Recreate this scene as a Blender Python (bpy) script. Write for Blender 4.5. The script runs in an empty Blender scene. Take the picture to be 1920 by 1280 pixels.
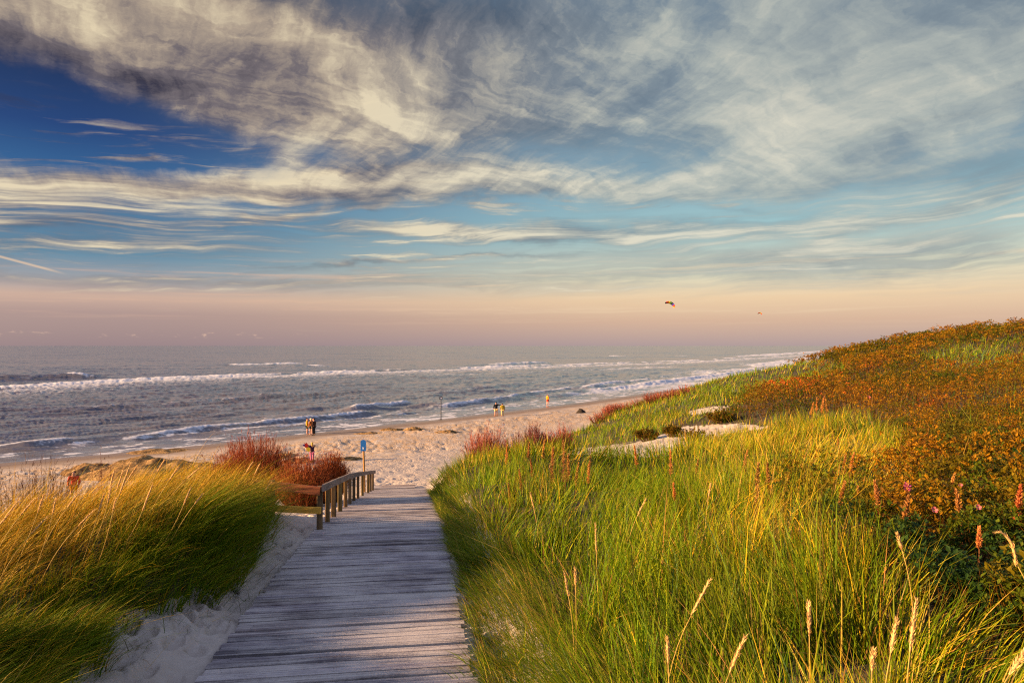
# Dune boardwalk down to a North Sea beach at low evening sun.
import bpy, math, random
import numpy as np
from mathutils import Vector, Matrix
R = math.radians
scene = bpy.context.scene
COL = scene.collection
H = 9.6                      # camera height above the sea
F = 1280.0                   # focal length in photograph pixels (1920 wide, 24 mm)
HY = 648.0                   # pixel row of the horizon
EXPO = 1.9

# ------------------------------------------------------------------ camera
cam_d = bpy.data.cameras.new('camera')
cam = bpy.data.objects.new('camera', cam_d); COL.objects.link(cam)
cam_d.sensor_width = 36.0; cam_d.lens = 24.0
cam_d.clip_start = 0.1; cam_d.clip_end = 200000.0
cam.location = (0, 0, H)
cam.rotation_euler = (R(90) + math.atan(8.0 / F), 0, 0)
scene.camera = cam

# ------------------------------------------------------------------ exposure
vs = scene.view_settings
vs.view_transform = 'Standard'; vs.look = 'None'; vs.gamma = 1.0; vs.use_curve_mapping = False
vs.exposure = EXPO

# ------------------------------------------------------------------ sun
SUN_AZ, SUN_EL = -97.0, 12.5        # degrees from straight ahead, minus is to the left
sd = bpy.data.lights.new('sun', 'SUN'); so = bpy.data.objects.new('sun', sd); COL.objects.link(so)
sd.energy = 5.0; sd.angle = R(0.6); sd.color = (1.0, 0.62, 0.30)
_sv = Vector((math.sin(R(SUN_AZ)) * math.cos(R(SUN_EL)), math.cos(R(SUN_AZ)) * math.cos(R(SUN_EL)), math.sin(R(SUN_EL))))
so.rotation_euler = _sv.to_track_quat('Z', 'Y').to_euler()

# ------------------------------------------------------------------ node expressions
class NT:
    """builds math nodes from plain expressions"""
    def __init__(s, tree): s.t = tree
    def new(s, typ, **kw):
        n = s.t.nodes.new(typ)
        for k, v in kw.items(): setattr(n, k, v)
        return n
    def put(s, sock, v):
        if isinstance(v, E): s.t.links.new(v.s, sock)
        elif isinstance(v, bpy.types.NodeSocket): s.t.links.new(v, sock)
        else: sock.default_value = v
    def m(s, op, *a, clamp=False):
        n = s.new('ShaderNodeMath', operation=op); n.use_clamp = clamp
        for i, v in enumerate(a): s.put(n.inputs[i], v)
        return E(s, n.outputs[0])
    def vec(s, x, y, z=0.0):
        n = s.new('ShaderNodeCombineXYZ')
        for i, v in enumerate((x, y, z)): s.put(n.inputs[i], v)
        return E(s, n.outputs[0])
    def sep(s, v):
        n = s.new('ShaderNodeSeparateXYZ'); s.put(n.inputs[0], v)
        return [E(s, o) for o in n.outputs]
    def noise(s, v, scale, detail=4.0, rough=0.55, dist=0.0, color=False, lac=2.0):
        n = s.new('ShaderNodeTexNoise'); s.put(n.inputs['Vector'], v)
        n.inputs['Scale'].default_value = scale; n.inputs['Detail'].default_value = detail
        n.inputs['Roughness'].default_value = rough; n.inputs['Distortion'].default_value = dist
        n.inputs['Lacunarity'].default_value = lac
        return E(s, n.outputs['Color' if color else 'Fac'])
    def smooth(s, v, a, b):
        n = s.new('ShaderNodeMapRange', interpolation_type='SMOOTHSTEP')
        s.put(n.inputs[0], v); s.put(n.inputs[1], a); s.put(n.inputs[2], b)
        return E(s, n.outputs[0])
    def mix(s, f, a, b):
        n = s.new('ShaderNodeMix', data_type='RGBA'); n.clamp_factor = True
        s.put(n.inputs[0], f)
        for i, v in ((6, a), (7, b)):
            s.put(n.inputs[i], (*v, 1.0) if isinstance(v, tuple) and len(v) == 3 else v)
        return E(s, n.outputs[2])
    def ramp(s, f, stops):
        n = s.new('ShaderNodeValToRGB'); s.put(n.inputs[0], f)
        el = n.color_ramp.elements
        while len(el) < len(stops): el.new(0.5)
        for e, (p, c) in zip(el, stops): e.position = p; e.color = (*c, 1.0)
        return E(s, n.outputs[0])
    def vm(s, op, a, b=None, scale=None):
        n = s.new('ShaderNodeVectorMath', operation=op); s.put(n.inputs[0], a)
        if b is not None: s.put(n.inputs[1], b)
        if scale is not None: s.put(n.inputs['Scale'], scale)
        return E(s, n.outputs[0])
    def attr(s, name, out='Color'):
        n = s.new('ShaderNodeAttribute'); n.attribute_name = name
        return E(s, n.outputs[out])
class E:
    def __init__(s, n, sock): s.n = n; s.s = sock
    def __add__(s, o): return s.n.m('ADD', s, o)
    def __radd__(s, o): return s.n.m('ADD', o, s)
    def __sub__(s, o): return s.n.m('SUBTRACT', s, o)
    def __rsub__(s, o): return s.n.m('SUBTRACT', o, s)
    def __mul__(s, o): return s.n.m('MULTIPLY', s, o)
    def __rmul__(s, o): return s.n.m('MULTIPLY', o, s)
    def __truediv__(s, o): return s.n.m('DIVIDE', s, o)
    def __pow__(s, o): return s.n.m('POWER', s, o)
    def max(s, o): return s.n.m('MAXIMUM', s, o)
    def min(s, o): return s.n.m('MINIMUM', s, o)
    def clamp(s): return s.n.m('ADD', s, 0.0, clamp=True)

def lin(r, g, b):
    """sRGB 0-255 to linear"""
    f = lambda c: (c / 255 / 12.92) if c / 255 <= 0.04045 else ((c / 255 + 0.055) / 1.055) ** 2.4
    return (f(r), f(g), f(b))

# ------------------------------------------------------------------ world: sky and evening clouds
world = bpy.data.worlds.new('World'); scene.world = world; world.use_nodes = True
wt = world.node_tree; wt.nodes.clear()
n = NT(wt)
SKYK = 2 ** -EXPO
def sk(r, g, b, k=1.0):
    c = lin(r, g, b); return tuple(v * SKYK * k for v in c)
tc = n.new('ShaderNodeTexCoord')
dx, dy, dz = n.sep(tc.outputs['Generated'])
az = n.m('ARCTAN2', dx, dy)
el = n.m('ARCSINE', dz)
def AE(px, py):
    """azimuth and elevation of a place in the evening sky"""
    x = (px - 960) / F; z = (HY - py) / F
    return math.atan(x), math.atan(z / math.hypot(1, x))
zc = dz.max(0.0) + 0.22
q = n.vec(dx / zc, dy / zc, 0.0)
w0 = n.noise(q, 0.62, 2.0, 0.5, color=True)
w1 = n.noise(q, 2.4, 7.0, 0.60, color=True)
w1v = n.vm('ADD', n.vm('SCALE', n.vm('SUBTRACT', w0, (0.5, 0.5, 0.5)), scale=0.95),
           n.vm('SCALE', n.vm('SUBTRACT', w1, (0.5, 0.5, 0.5)), scale=0.50))
qw = n.vm('ADD', q, w1v)
def aniso(v, ang, sx, sy):
    mp = n.new('ShaderNodeMapping', vector_type='TEXTURE'); n.put(mp.inputs[0], v)
    mp.inputs['Rotation'].default_value = (0, 0, R(ang)); mp.inputs['Scale'].default_value = (sx, sy, 1)
    return E(n, mp.outputs[0])
f_big = n.noise(aniso(qw, 15, 1.0, 0.5), 1.4, 5.0, 0.55)
f_fib = n.noise(aniso(qw, 26, 1.2, 0.34), 1.7, 9.0, 0.64)
qs = n.vm('ADD', q, n.vm('ADD', n.vm('SCALE', n.vm('SUBTRACT', w0, (0.5, 0.5, 0.5)), scale=0.9), n.vm('SCALE', n.vm('SUBTRACT', w1, (0.5, 0.5, 0.5)), scale=0.36)))
f_fin = n.noise(aniso(qs, 40, 1.0, 0.13), 1.7, 9.0, 0.66)
qh = n.vm('ADD', q, n.vm('ADD', n.vm('SCALE', n.vm('SUBTRACT', w0, (0.5, 0.5, 0.5)), scale=0.55), n.vm('SCALE', n.vm('SUBTRACT', w1, (0.5, 0.5, 0.5)), scale=0.20)))
f_hair = n.noise(aniso(qh, 118, 1.6, 0.15), 1.9, 9.0, 0.64)
f_soft = n.noise(qh, 3.2, 9.0, 0.60)
# flat streaks near the horizon
b_w = n.noise(n.vec(az * 2.2, el * 7.0), 1.6, 3.0, 0.5, color=True)
bx, by, bz = n.sep(b_w)
azw = az + (bx - 0.5) * 0.34
elw = el + (by - 0.5) * 0.060
tiltel = elw - azw * 0.045
f_band = n.noise(n.vec(azw * 2.0, tiltel * 26.0), 1.5, 7.0, 0.6)
f_wisp = n.noise(n.vec(azw * 4.0, tiltel * 70.0, 3.0), 1.3, 6.0, 0.65)
# gently displaced coordinates for the placed cloud masses
wx, wy, wz = n.sep(w1)
fbx = n.noise(n.vec(az * 5.0, el * 9.0), 1.0, 5.0, 0.6, color=True)
fx, fy, fz = n.sep(fbx)
ua = az + (fx - 0.5) * 0.16
va = el + (fy - 0.5) * 0.075
def blob(px, py, rx, ry, rot=0.0):
    a0, e0 = AE(px, py); c, s_ = math.cos(R(rot)), math.sin(R(rot))
    ax, ay = rx / F, ry / F
    ddx = ua - a0; ddy = va - e0
    p = (ddx * c + ddy * s_) * (1 / ax); r_ = (ddy * c - ddx * s_) * (1 / ay)
    return n.m('EXPONENT', n.m('MULTIPLY_ADD', p, p, r_ * r_) * -1.0)
def total(items):
    acc = None
    for amp, *b in items:
        t = blob(*b) * amp
        acc = t if acc is None else acc + t
    return acc
NISH = n.new('ShaderNodeTexSky', sky_type='NISHITA')
NISH.sun_disc = False; NISH.sun_elevation = R(SUN_EL); NISH.sun_rotation = R(SUN_AZ)
NISH.air_density = 1.0; NISH.dust_density = 0.6; NISH.ozone_density = 2.0
nish = n.vm('SCALE', NISH.outputs[0], scale=0.06)
# clear sky: the blue behind the clouds
el_deg = el * (180 / math.pi)
blue_l = n.ramp(el_deg * (1 / 40.0), [(0.0, sk(150, 128, 136)), (0.06, sk(172, 142, 140)), (0.09, sk(204, 168, 152)), (0.118, sk(156, 154, 160)),
                                       (0.165, sk(88, 132, 160)), (0.31, sk(34, 86, 140)), (0.38, sk(6, 50, 112)), (0.47, sk(1, 28, 80)), (0.62, sk(8, 26, 62)), (1.0, sk(30, 40, 60))])
blue_r = n.ramp(el_deg * (1 / 40.0), [(0.0, sk(176, 154, 156)), (0.05, sk(214, 176, 152)), (0.095, sk(238, 204, 164)), (0.14, sk(224, 216, 186)),
                                       (0.23, sk(160, 196, 198)), (0.35, sk(134, 170, 186)), (0.50, sk(126, 146, 162)), (0.7, sk(104, 126, 146)), (1.0, sk(74, 100, 124))])
lr = n.smooth(az, R(-34), R(16))
clear = n.mix(0.06, n.mix(lr, blue_l, blue_r), nish)
# coverage: where the cloud sheets lie
cov = total([
    (0.55, 500, 90, 560, 100, -6), (0.95, 120, 60, 360, 80, 4), (0.42, 720, 210, 260, 130, 25), (0.42, 1000, 90, 420, 120, 10),
    (0.55, 1480, 200, 560, 190, 8), (0.45, 1780, 280, 300, 140, 15), (0.55, 1360, 325, 330, 26, 12), (0.40, 1700, 60, 460, 110, 0),
    (0.92, 170, 360, 330, 32, 3), (0.66, 560, 345, 320, 26, -2), (0.72, 850, 337, 330, 20, -3), (0.35, 350, 150, 130, 45, -30),
    (-0.75, 60, 215, 150, 50, -6), (-0.90, 280, 262, 210, 44, -8), (-0.30, 615, 290, 55, 22, 10), (-0.30, 1060, 290, 130, 22, -4),
    (-0.30, 520, 398, 400, 14, 0), (-0.55, 960, 388, 260, 18, 0), (-0.45, 1400, 384, 240, 18, 0), (-0.12, 1200, 215, 110, 36, 20),
    (0.52, 150, 455, 320, 18, 2), (0.70, 1010, 437, 360, 15, -1), (0.52, 800, 492, 280, 6, 3), (0.42, 560, 405, 150, 8, 12),
    (0.40, 1700, 410, 220, 12, 12), (0.40, 1560, 488, 300, 14, 2), (-0.20, 560, 470, 300, 14, 0), (0.30, 400, 528, 560, 12, 0), (0.3, 1400, 480, 240, 16, 0),
    (0.35, 120, 415, 200, 10, 0), (0.35, 1390, 386, 80, 6, -2), (0.18, 1250, 520, 500, 12, 0),
])
hi = n.smooth(el_deg, 9.0, 14.0)
tex_hi = f_big * 0.30 + f_fib * 0.22 + f_fin * 0.12 + f_hair * 0.20 + f_soft * 0.16
tex_lo = f_band * 0.5 + f_wisp * 0.5
tex = n.mix(hi, tex_lo, tex_hi)
texv = n.m('ADD', tex, 0.0)
dens = n.smooth((texv - 0.5) * 3.2 + cov, -0.15, 0.85) * 0.95
low_fade = n.smooth(el_deg, 3.0, 5.2)
wis = n.smooth((f_wisp - 0.5) * 2.4 + (f_band - 0.5) * 1.2, 0.02, 0.46) * n.smooth(el_deg, 4.0, 6.0) * n.smooth(el_deg, 19.0, 12.0)
dens = dens.max(wis * 0.85)
dens = dens * (low_fade * 0.92 + 0.06 * n.smooth(f_wisp, 0.5, 0.7))
# the rest of the dome, outside the photographed part: ambient fill, mixed in below
# brightness of the cloud
lit = total([
    (0.55, 130, 50, 150, 50, 0), (0.50, 370, 40, 160, 40, -15), (0.45, 560, 70, 150, 60, 0), (0.45, 640, 235, 150, 40, 32), (0.35, 700, 130, 160, 90, -40),
    (0.80, 160, 368, 320, 24, 0), (0.55, 720, 335, 460, 20, 0), (0.40, 1060, 140, 200, 60, 0), (0.35, 1380, 130, 100, 60, -40),
    (0.45, 1440, 270, 380, 50, 10), (0.45, 1800, 290, 140, 40, 20), (0.6, 1010, 436, 330, 14, -1), (0.5, 780, 492, 260, 6, 0), (0.4, 150, 455, 300, 16, 2),
    (0.4, 1600, 440, 400, 50, 5), (0.3, 1250, 350, 300, 30, 10),
    (-0.45, 440, 95, 120, 40, -10), (-0.30, 330, 30, 60, 60, 0), (-0.40, 170, 110, 130, 30, 0), (-0.35, 520, 110, 100, 40, 0), (-0.15, 700, 240, 50, 40, 0), (0.3, 560, 290, 120, 40, 20), (0.3, 850, 230, 200, 60, 15), (0.25, 1600, 150, 300, 90, 0),
    (-0.25, 1080, 80, 80, 40, 0), (-0.35, 1850, 325, 180, 14, 0), (-0.30, 1800, 495, 180, 12, 0), (-0.25, 240, 10, 60, 50, 0), (-0.30, 1150, 215, 130, 40, 20),
    (-0.2, 820, 20, 200, 30, 0), (-0.3, 1750, 60, 260, 70, 0),
])
texl = n.mix(hi, f_wisp * 0.6 + f_band * 0.4, f_fin * 0.20 + f_hair * 0.20 + f_fib * 0.22 + f_soft * 0.26 + f_big * 0.12)
lum = ((n.m('ADD', texl, 0.0) - 0.5) * (4.8 - 2.4 * n.smooth(az, R(4), R(24))) + (f_big - 0.5) * 0.7 + lit * 0.62 + 0.41).clamp()
warm = n.ramp(lum, [(0.0, sk(62, 58, 70)), (0.35, sk(122, 112, 114)), (0.65, sk(184, 166, 146)), (1.0, sk(240, 222, 186))])
cool = n.ramp(lum, [(0.0, sk(88, 104, 122)), (0.35, sk(128, 142, 152)), (0.65, sk(176, 182, 176)), (1.0, sk(226, 220, 200))])
cloudc = n.mix(n.smooth(az, R(-20), R(16)), warm, cool)
sky = n.mix(dens, clear, cloudc)
strk = n.smooth((n.noise(n.vec(az * 2.4 + (bx - 0.5) * 0.5, (el - az * 0.01) * 75.0 + (f_wisp - 0.5) * 0.8, 5.0), 1.3, 7.0, 0.66) - 0.5) * 3.4, 0.0, 0.7) * n.smooth(el_deg, 1.0, 3.6) * n.smooth(el_deg, 8.0, 5.5)
sky = n.mix(strk * 0.5, sky, n.mix(n.smooth(az, R(-25), R(10)), sk(226, 184, 158), sk(240, 214, 178)))
# a short contrail low on the left
a1, e1 = AE(0, 481); a2, e2 = AE(125, 514)
t_ = (az - a1) * (1 / (a2 - a1))
ctr = n.m('ABSOLUTE', el - (t_ * (e2 - e1) + e1))
trail = (1.0 - n.smooth(ctr, 0.0004, 0.0022)) * n.smooth(t_, 1.05, 0.6) * n.smooth(az, R(-60), R(-45))
sky = n.mix(trail * 0.6, sky, sk(240, 205, 170))
# a line of tiny far cumulus above the horizon
cu = n.noise(n.vec(az * 60.0, el * 150.0), 1.0, 4.0, 0.6)
cue = n.m('ABSOLUTE', el - AE(300, 627)[1])
cum = (1.0 - n.smooth(cue, 0.001, 0.006)) * n.smooth(cu, 0.56, 0.72) * n.smooth(az, R(-14), R(-24))
sky = n.mix(cum * 0.55, sky, sk(236, 196, 170))
# unseen sky behind and overhead, its brightness and tint chosen as ambient fill
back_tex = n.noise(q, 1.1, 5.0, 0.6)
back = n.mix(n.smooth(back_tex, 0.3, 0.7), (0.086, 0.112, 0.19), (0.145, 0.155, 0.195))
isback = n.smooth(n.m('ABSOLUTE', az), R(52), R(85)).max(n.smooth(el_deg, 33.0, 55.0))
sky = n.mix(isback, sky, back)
sky = n.mix(n.smooth(dz, -0.001, -0.02), sky, (0.10, 0.09, 0.09))
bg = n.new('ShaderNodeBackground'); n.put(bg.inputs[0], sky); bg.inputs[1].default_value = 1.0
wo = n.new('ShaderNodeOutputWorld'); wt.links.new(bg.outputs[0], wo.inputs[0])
world.cycles.sampling_method = 'MANUAL'; world.cycles.sample_map_resolution = 1024

# ------------------------------------------------------------------ shared helpers
rng = np.random.default_rng(11)
random.seed(5)
def _hash(ix, iy, seed):
    h = (ix.astype(np.int64) * 374761393 + iy.astype(np.int64) * 668265263 + seed * 974634777) & 0x7fffffff
    h = ((h ^ (h >> 13)) * 1274126177) & 0x7fffffff
    return ((h ^ (h >> 16)) & 0xffff) / 65535.0
def vnoise(x, y, seed=0):
    ix = np.floor(x); iy = np.floor(y); fx_ = x - ix; fy_ = y - iy
    ux = fx_ * fx_ * fx_ * (fx_ * (fx_ * 6 - 15) + 10); uy = fy_ * fy_ * fy_ * (fy_ * (fy_ * 6 - 15) + 10)
    a = _hash(ix, iy, seed); b = _hash(ix + 1, iy, seed); c = _hash(ix, iy + 1, seed); d = _hash(ix + 1, iy + 1, seed)
    return (a + (b - a) * ux) * (1 - uy) + (c + (d - c) * ux) * uy
def fbm(x, y, octs=4, seed=0, rough=0.5):
    v = 0.0; amp = 1.0; tot = 0.0
    for o in range(octs):
        ca, sa = math.cos(0.6 * o + 0.3), math.sin(0.6 * o + 0.3)
        v = v + amp * vnoise((x * ca - y * sa) * 2 ** o + 17.3 * o, (x * sa + y * ca) * 2 ** o - 9.1 * o, seed + o)
        tot += amp; amp *= rough
    return v / tot          # 0..1
def sstep(x, a, b):
    t = np.clip((x - a) / (b - a), 0, 1); return t * t * (3 - 2 * t)
def in_poly(x, y, poly):
    p = np.asarray(poly, float); inside = np.zeros(np.shape(x), bool)
    j = len(p) - 1
    for i in range(len(p)):
        xi, yi = p[i]; xj, yj = p[j]
        with np.errstate(divide='ignore', invalid='ignore'):
            c = ((yi > y) != (yj > y)) & (x < (xj - xi) * (y - yi) / (yj - yi + 1e-12) + xi)
        inside ^= c; j = i
    return inside
def to_px(x, y, z):
    """row and column of the photograph where a point of the land shows"""
    yy = np.maximum(y, 0.05)
    return 960 + F * x / yy, HY - F * (z - H) / yy

def mesh_np(name, co, faces_list, mat=None, smooth=True, cols=None, parent=None, uvattr=None):
    """faces_list: list of (K,n) index arrays. cols: (V,3) colours stored as 'col'."""
    me = bpy.data.meshes.new(name)
    co = np.ascontiguousarray(co, np.float32)
    me.vertices.add(len(co)); me.vertices.foreach_set('co', co.ravel())
    loops = np.concatenate([f.ravel() for f in faces_list]).astype(np.int32)
    sizes = np.concatenate([np.full(len(f), f.shape[1], np.int32) for f in faces_list])
    starts = np.concatenate([[0], np.cumsum(sizes)[:-1]]).astype(np.int32)
    me.loops.add(len(loops)); me.loops.foreach_set('vertex_index', loops)
    me.polygons.add(len(sizes)); me.polygons.foreach_set('loop_start', starts); me.polygons.foreach_set('loop_total', sizes)
    me.polygons.foreach_set('use_smooth', np.full(len(sizes), smooth, bool))
    me.update(calc_edges=True)
    if cols is not None:
        at = me.attributes.new('col', 'FLOAT_COLOR', 'POINT')
        c4 = np.ones((len(co), 4), np.float32); c4[:, :3] = cols
        at.data.foreach_set('color', c4.ravel())
    if uvattr:
        for k, v in uvattr.items():
            at = me.attributes.new(k, 'FLOAT', 'POINT'); at.data.foreach_set('value', np.ascontiguousarray(v, np.float32))
    if mat: me.materials.append(mat)
    ob = bpy.data.objects.new(name, me); COL.objects.link(ob)
    if parent is not None: ob.parent = parent
    return ob
def grid_faces(nr, nc):
    i = np.arange(nr - 1)[:, None] * nc + np.arange(nc - 1)[None, :]
    i = i.ravel()
    return np.stack([i, i + 1, i + 1 + nc, i + nc], 1)
def tag(o, label=None, cat=None, group=None, kind=None):
    if label: o['label'] = label
    if cat: o['category'] = cat
    if group: o['group'] = group
    if kind: o['kind'] = kind
    return o
def empty(name, loc=(0, 0, 0), rz=0.0):
    o = bpy.data.objects.new(name, None); COL.objects.link(o)
    o.location = loc; o.rotation_euler = (0, 0, rz); o.empty_display_size = 0.2
    return o
class MB:
    """collects boxes, tubes and lofts into one mesh"""
    def __init__(s): s.v = []; s.f = []; s.c = []
    def add(s, v, f, c=None):
        o = len(s.v); s.v += [tuple(p) for p in v]; s.f += [tuple(o + i for i in q) for q in f]
        s.c += [c or (1, 1, 1)] * len(v)
    def box(s, ctr, size, M=None, c=None, bev=0.0):
        hx, hy, hz = [d / 2 for d in size]; b = min(bev, hx * .5, hy * .5, hz * .5)
        if b <= 0:
            v = [Vector((sx * hx, sy * hy, sz * hz)) for sx in (-1, 1) for sy in (-1, 1) for sz in (-1, 1)]
            f = [(0, 1, 3, 2), (4, 6, 7, 5), (0, 4, 5, 1), (2, 3, 7, 6), (0, 2, 6, 4), (1, 5, 7, 3)]
        else:   # chamfered around the vertical edges and the ends
            prof = [(hx - b, hy), (-hx + b, hy), (-hx, hy - b), (-hx, -hy + b), (-hx + b, -hy), (hx - b, -hy), (hx, -hy + b), (hx, hy - b)]
            rings = [(-hz, 1 - b / max(hx, hy)), (-hz + b, 1), (hz - b, 1), (hz, 1 - b / max(hx, hy))]
            v = [Vector((x * k, y * k, z)) for z, k in rings for x, y in prof]
            f = [(r * 8 + i, r * 8 + (i + 1) % 8, r * 8 + 8 + (i + 1) % 8, r * 8 + 8 + i) for r in range(3) for i in range(8)]
            f += [tuple(range(7, -1, -1)), tuple(range(24, 32))]
        if M is not None: v = [M @ p for p in v]
        s.add([p + Vector(ctr) for p in v], f, c)
    def tube(s, pts, rad, n=8, c=None, cap=True):
        pts = [Vector(p) for p in pts]; k = len(pts); rad = rad if hasattr(rad, '__len__') else [rad] * k
        v = []; f = []
        for i, p in enumerate(pts):
            d = (pts[min(i + 1, k - 1)] - pts[max(i - 1, 0)]).normalized()
            a = d.orthogonal().normalized() if i == 0 else (a - d * a.dot(d)).normalized()
            b = d.cross(a)
            v += [p + (a * math.cos(2 * math.pi * j / n) + b * math.sin(2 * math.pi * j / n)) * rad[i] for j in range(n)]
        for i in range(k - 1):
            f += [(i * n + j, i * n + (j + 1) % n, (i + 1) * n + (j + 1) % n, (i + 1) * n + j) for j in range(n)]
        if cap: f += [tuple(range(n - 1, -1, -1)), tuple(range((k - 1) * n, k * n))]
        s.add(v, f, c)
    def build(s, name, mat, parent=None, smooth=False):
        me = bpy.data.meshes.new(name); me.from_pydata(s.v, [], s.f)
        at = me.attributes.new('col', 'FLOAT_COLOR', 'POINT')
        at.data.foreach_set('color', np.array([(*c, 1.0) for c in s.c], np.float32).ravel())
        if mat: me.materials.append(mat)
        me.polygons.foreach_set('use_smooth', [smooth] * len(me.polygons)); me.update()
        ob = bpy.data.objects.new(name, me); COL.objects.link(ob)
        if parent is not None: ob.parent = parent
        return ob
def new_mat(name):
    m = bpy.data.materials.new(name); m.use_nodes = True
    t = m.node_tree; t.nodes.clear(); k = NT(t)
    out = k.new('ShaderNodeOutputMaterial')
    return m, k, out
def principled(k, out, color, rough=0.8, spec=0.3, **kw):
    b = k.new('ShaderNodeBsdfPrincipled')
    k.put(b.inputs['Base Color'], (*color, 1) if isinstance(color, tuple) else color)
    k.put(b.inputs['Roughness'], rough); b.inputs['Specular IOR Level'].default_value = spec
    k.t.links.new(b.outputs[0], out.inputs[0])
    return b
def bump(k, b, h, strength=0.5, dist=0.02):
    bn = k.new('ShaderNodeBump'); k.put(bn.inputs['Height'], h)
    bn.inputs['Strength'].default_value = strength; bn.inputs['Distance'].default_value = dist
    k.t.links.new(bn.outputs[0], b.inputs['Normal'])
def plain_mat(name, color, rough=0.8, var=0.15, scale=12.0, spec=0.25):
    m, k, out = new_mat(name)
    g = k.new('ShaderNodeTexCoord')
    nz = k.noise(g.outputs['Object'], scale, 4.0, 0.6)
    c = k.mix(nz, tuple(v * (1 - var) for v in color), tuple(min(1, v * (1 + var)) for v in color))
    principled(k, out, c, rough, spec); return m

# ------------------------------------------------------------------ the lie of the land
def PC(Y): return -0.683 - 0.1435 * Y                       # centre line of the boardwalk
_py = np.array([-40, -3, 0, 3, 5.9, 8.7, 12.3, 15.6, 19, 23, 27, 30.7, 36, 42])
_pz = np.array([-2.2, -2.5, -2.6, -2.74, -2.92, -3.07, -3.38, -3.80, -4.36, -5.07, -5.77, -6.43, -7.32, -8.1])
def path_z(Y):
    Y = np.asarray(Y, float); s = 0
    for o in (-1.5, -0.75, 0, 0.75, 1.5): s = s + np.interp(Y + o, _py, _pz)
    return s / 5 + H
SHORE = np.array([(-400, -250), (-140, -40), (-80, 22), (-50.8, 47.8), (-41.9, 55.9), (-32.6, 63.3), (-22.2, 74.9), (-9.1, 89.7), (5.9, 107.8),
                  (38.4, 153.6), (90, 236), (256, 512), (2000, 4000), (30000, 60000)], float)
def shore_dist(x, y):
    """signed distance from the waterline, positive on land"""
    best = np.full(np.shape(x), 1e9); sgn = np.ones(np.shape(x))
    for (ax, ay), (bx_, by_) in zip(SHORE[:-1], SHORE[1:]):
        ex, ey = bx_ - ax, by_ - ay; L2 = ex * ex + ey * ey
        t = np.clip(((x - ax) * ex + (y - ay) * ey) / L2, 0, 1)
        ddx, ddy = x - ax - t * ex, y - ay - t * ey
        d = np.hypot(ddx, ddy); cr = ddx * ey - ddy * ex
        m = d < best; best = np.where(m, d, best); sgn = np.where(m, np.sign(cr), sgn)
    return best * sgn
def beach_z(s):
    return np.where(s > 0, 1.15 * (1 - np.exp(-np.maximum(s, 0) / 24.0)), np.maximum(0.045 * s, -0.9 + 0.004 * s).clip(-4))
_CP = [(-4.2, 7.4, -2.78), (-4.15, 8.6, -2.58), (-4.4, 10, -2.68), (-4.2, 5, -2.7), (1.2, 2, -2.1), (1.2, 4, -2.35), (0.35, 6, -2.78), (2, 5, -2.2), (4, 4, -1.95), (1, 8, -2.8), (3, 8, -2.4), (6, 8, -1.9), (0, 12, -3.0), (2, 12, -2.85),
  (5, 12, -2.4), (9, 12, -1.9), (0, 20, -3.45), (-0.9, 16, -3.3), (1.9, 17, -3.6), (3.4, 17, -3.45), (7.6, 22, -3.4), (14, 28, -3.0), (11.25, 15, -2.0),
  (-1.5, 22, -3.95), (-2.2, 28, -4.85), (-2.2, 34, -6.3), (-3, 42, -8.1), (0, 28, -4.75), (5.5, 32, -5.0), (8, 32, -4.7), (3, 27, -4.7), (10.7, 35, -4.35),
  (13.4, 45, -4.2), (5, 42, -6.3), (12.7, 68, -7.0), (2, 50, -8.2), (-4, 54, -9.4), (8, 80, -9.6), (20, 110, -9.8), (34, 140, -9.8), (55, 180, -10),
  (20, 75, -5.5), (33, 100, -4.4), (42, 100, -3.2), (54, 100, -1.0), (45, 60, 0.9), (49, 75, 1.0), (49, 85, 0.5), (50.3, 92, -0.6), (60, 112, -2.0),
  (70, 125, -2.5), (80, 100, -1.0), (90, 140, -4), (60, 145, -6), (18.4, 25, -1.9), (24.7, 40, -2.3), (22.5, 45, -3.0), (33, 50, -1.1), (31.6, 75, -3.6),
  (60, 60, 1.6), (90, 60, 2.0), (30, 20, -0.6), (60, 20, 1.0), (20, 5, -0.8), (10, 2, -1.4), (40, 0, 0.5), (10, -15, -1.0), (2, -8, -1.9), (40, -30, 1), (0, -35, -1.2),
  (-4.7, 6, -2.6), (-5, 9, -2.42), (-5.4, 10, -2.32), (-5.3, 7, -2.6), (-7, 6, -2.6), (-7, 9, -2.85), (-7.6, 10, -3.3), (-6.4, 10, -2.65), (-9.7, 13, -4.3), (-10, 8, -3.2), (-13, 9, -4.0), (-9, 4, -2.3), (-4.7, 12, -2.85), (-6.3, 12, -2.75),
  (-8, 12, -3.5), (-3.6, 3, -2.6), (-6, 2, -2.3), (-4, -3, -2.3), (-10, -4, -2.0), (-15, -20, -1.5), (-16, 4, -2.6), (-30, -10, -3.5),
  (-5.8, 18, -4.4), (-8, 18, -4.7), (-12, 15, -5.0), (-7.5, 22, -5.2), (-8.5, 28, -6.5), (-14, 22, -6.3), (-20, 16, -6.3), (-15, 30, -8.0), (-9.5, 36, -8.0),
  (-25, 30, -9.2), (-12, 45, -9.5), (-6, 42, -8.5), (-5.5, 48, -9.2), (-30, 18, -8.0), (-45, 10, -9.0), (-50, 30, -11), (-40, 50, -12), (-20, 65, -12), (0, 75, -11),
  (-40, 90, -16), (0, 130, -15), (40, 190, -15), (110, 330, -15), (130, 250, -6), (200, 350, -6), (-90, 60, -16), (160, 100, 0)]
for _Y in (-3, 0, 3, 5.9, 8.7, 12.3, 15.6, 19, 23, 27, 30.7, 36):
    for _o in (-1.3, 1.3):
        _CP.append((PC(_Y) + _o, _Y + _o * 0.1435, float(path_z(_Y)) - H - 0.05))
_CP = np.array(_CP, float)
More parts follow.
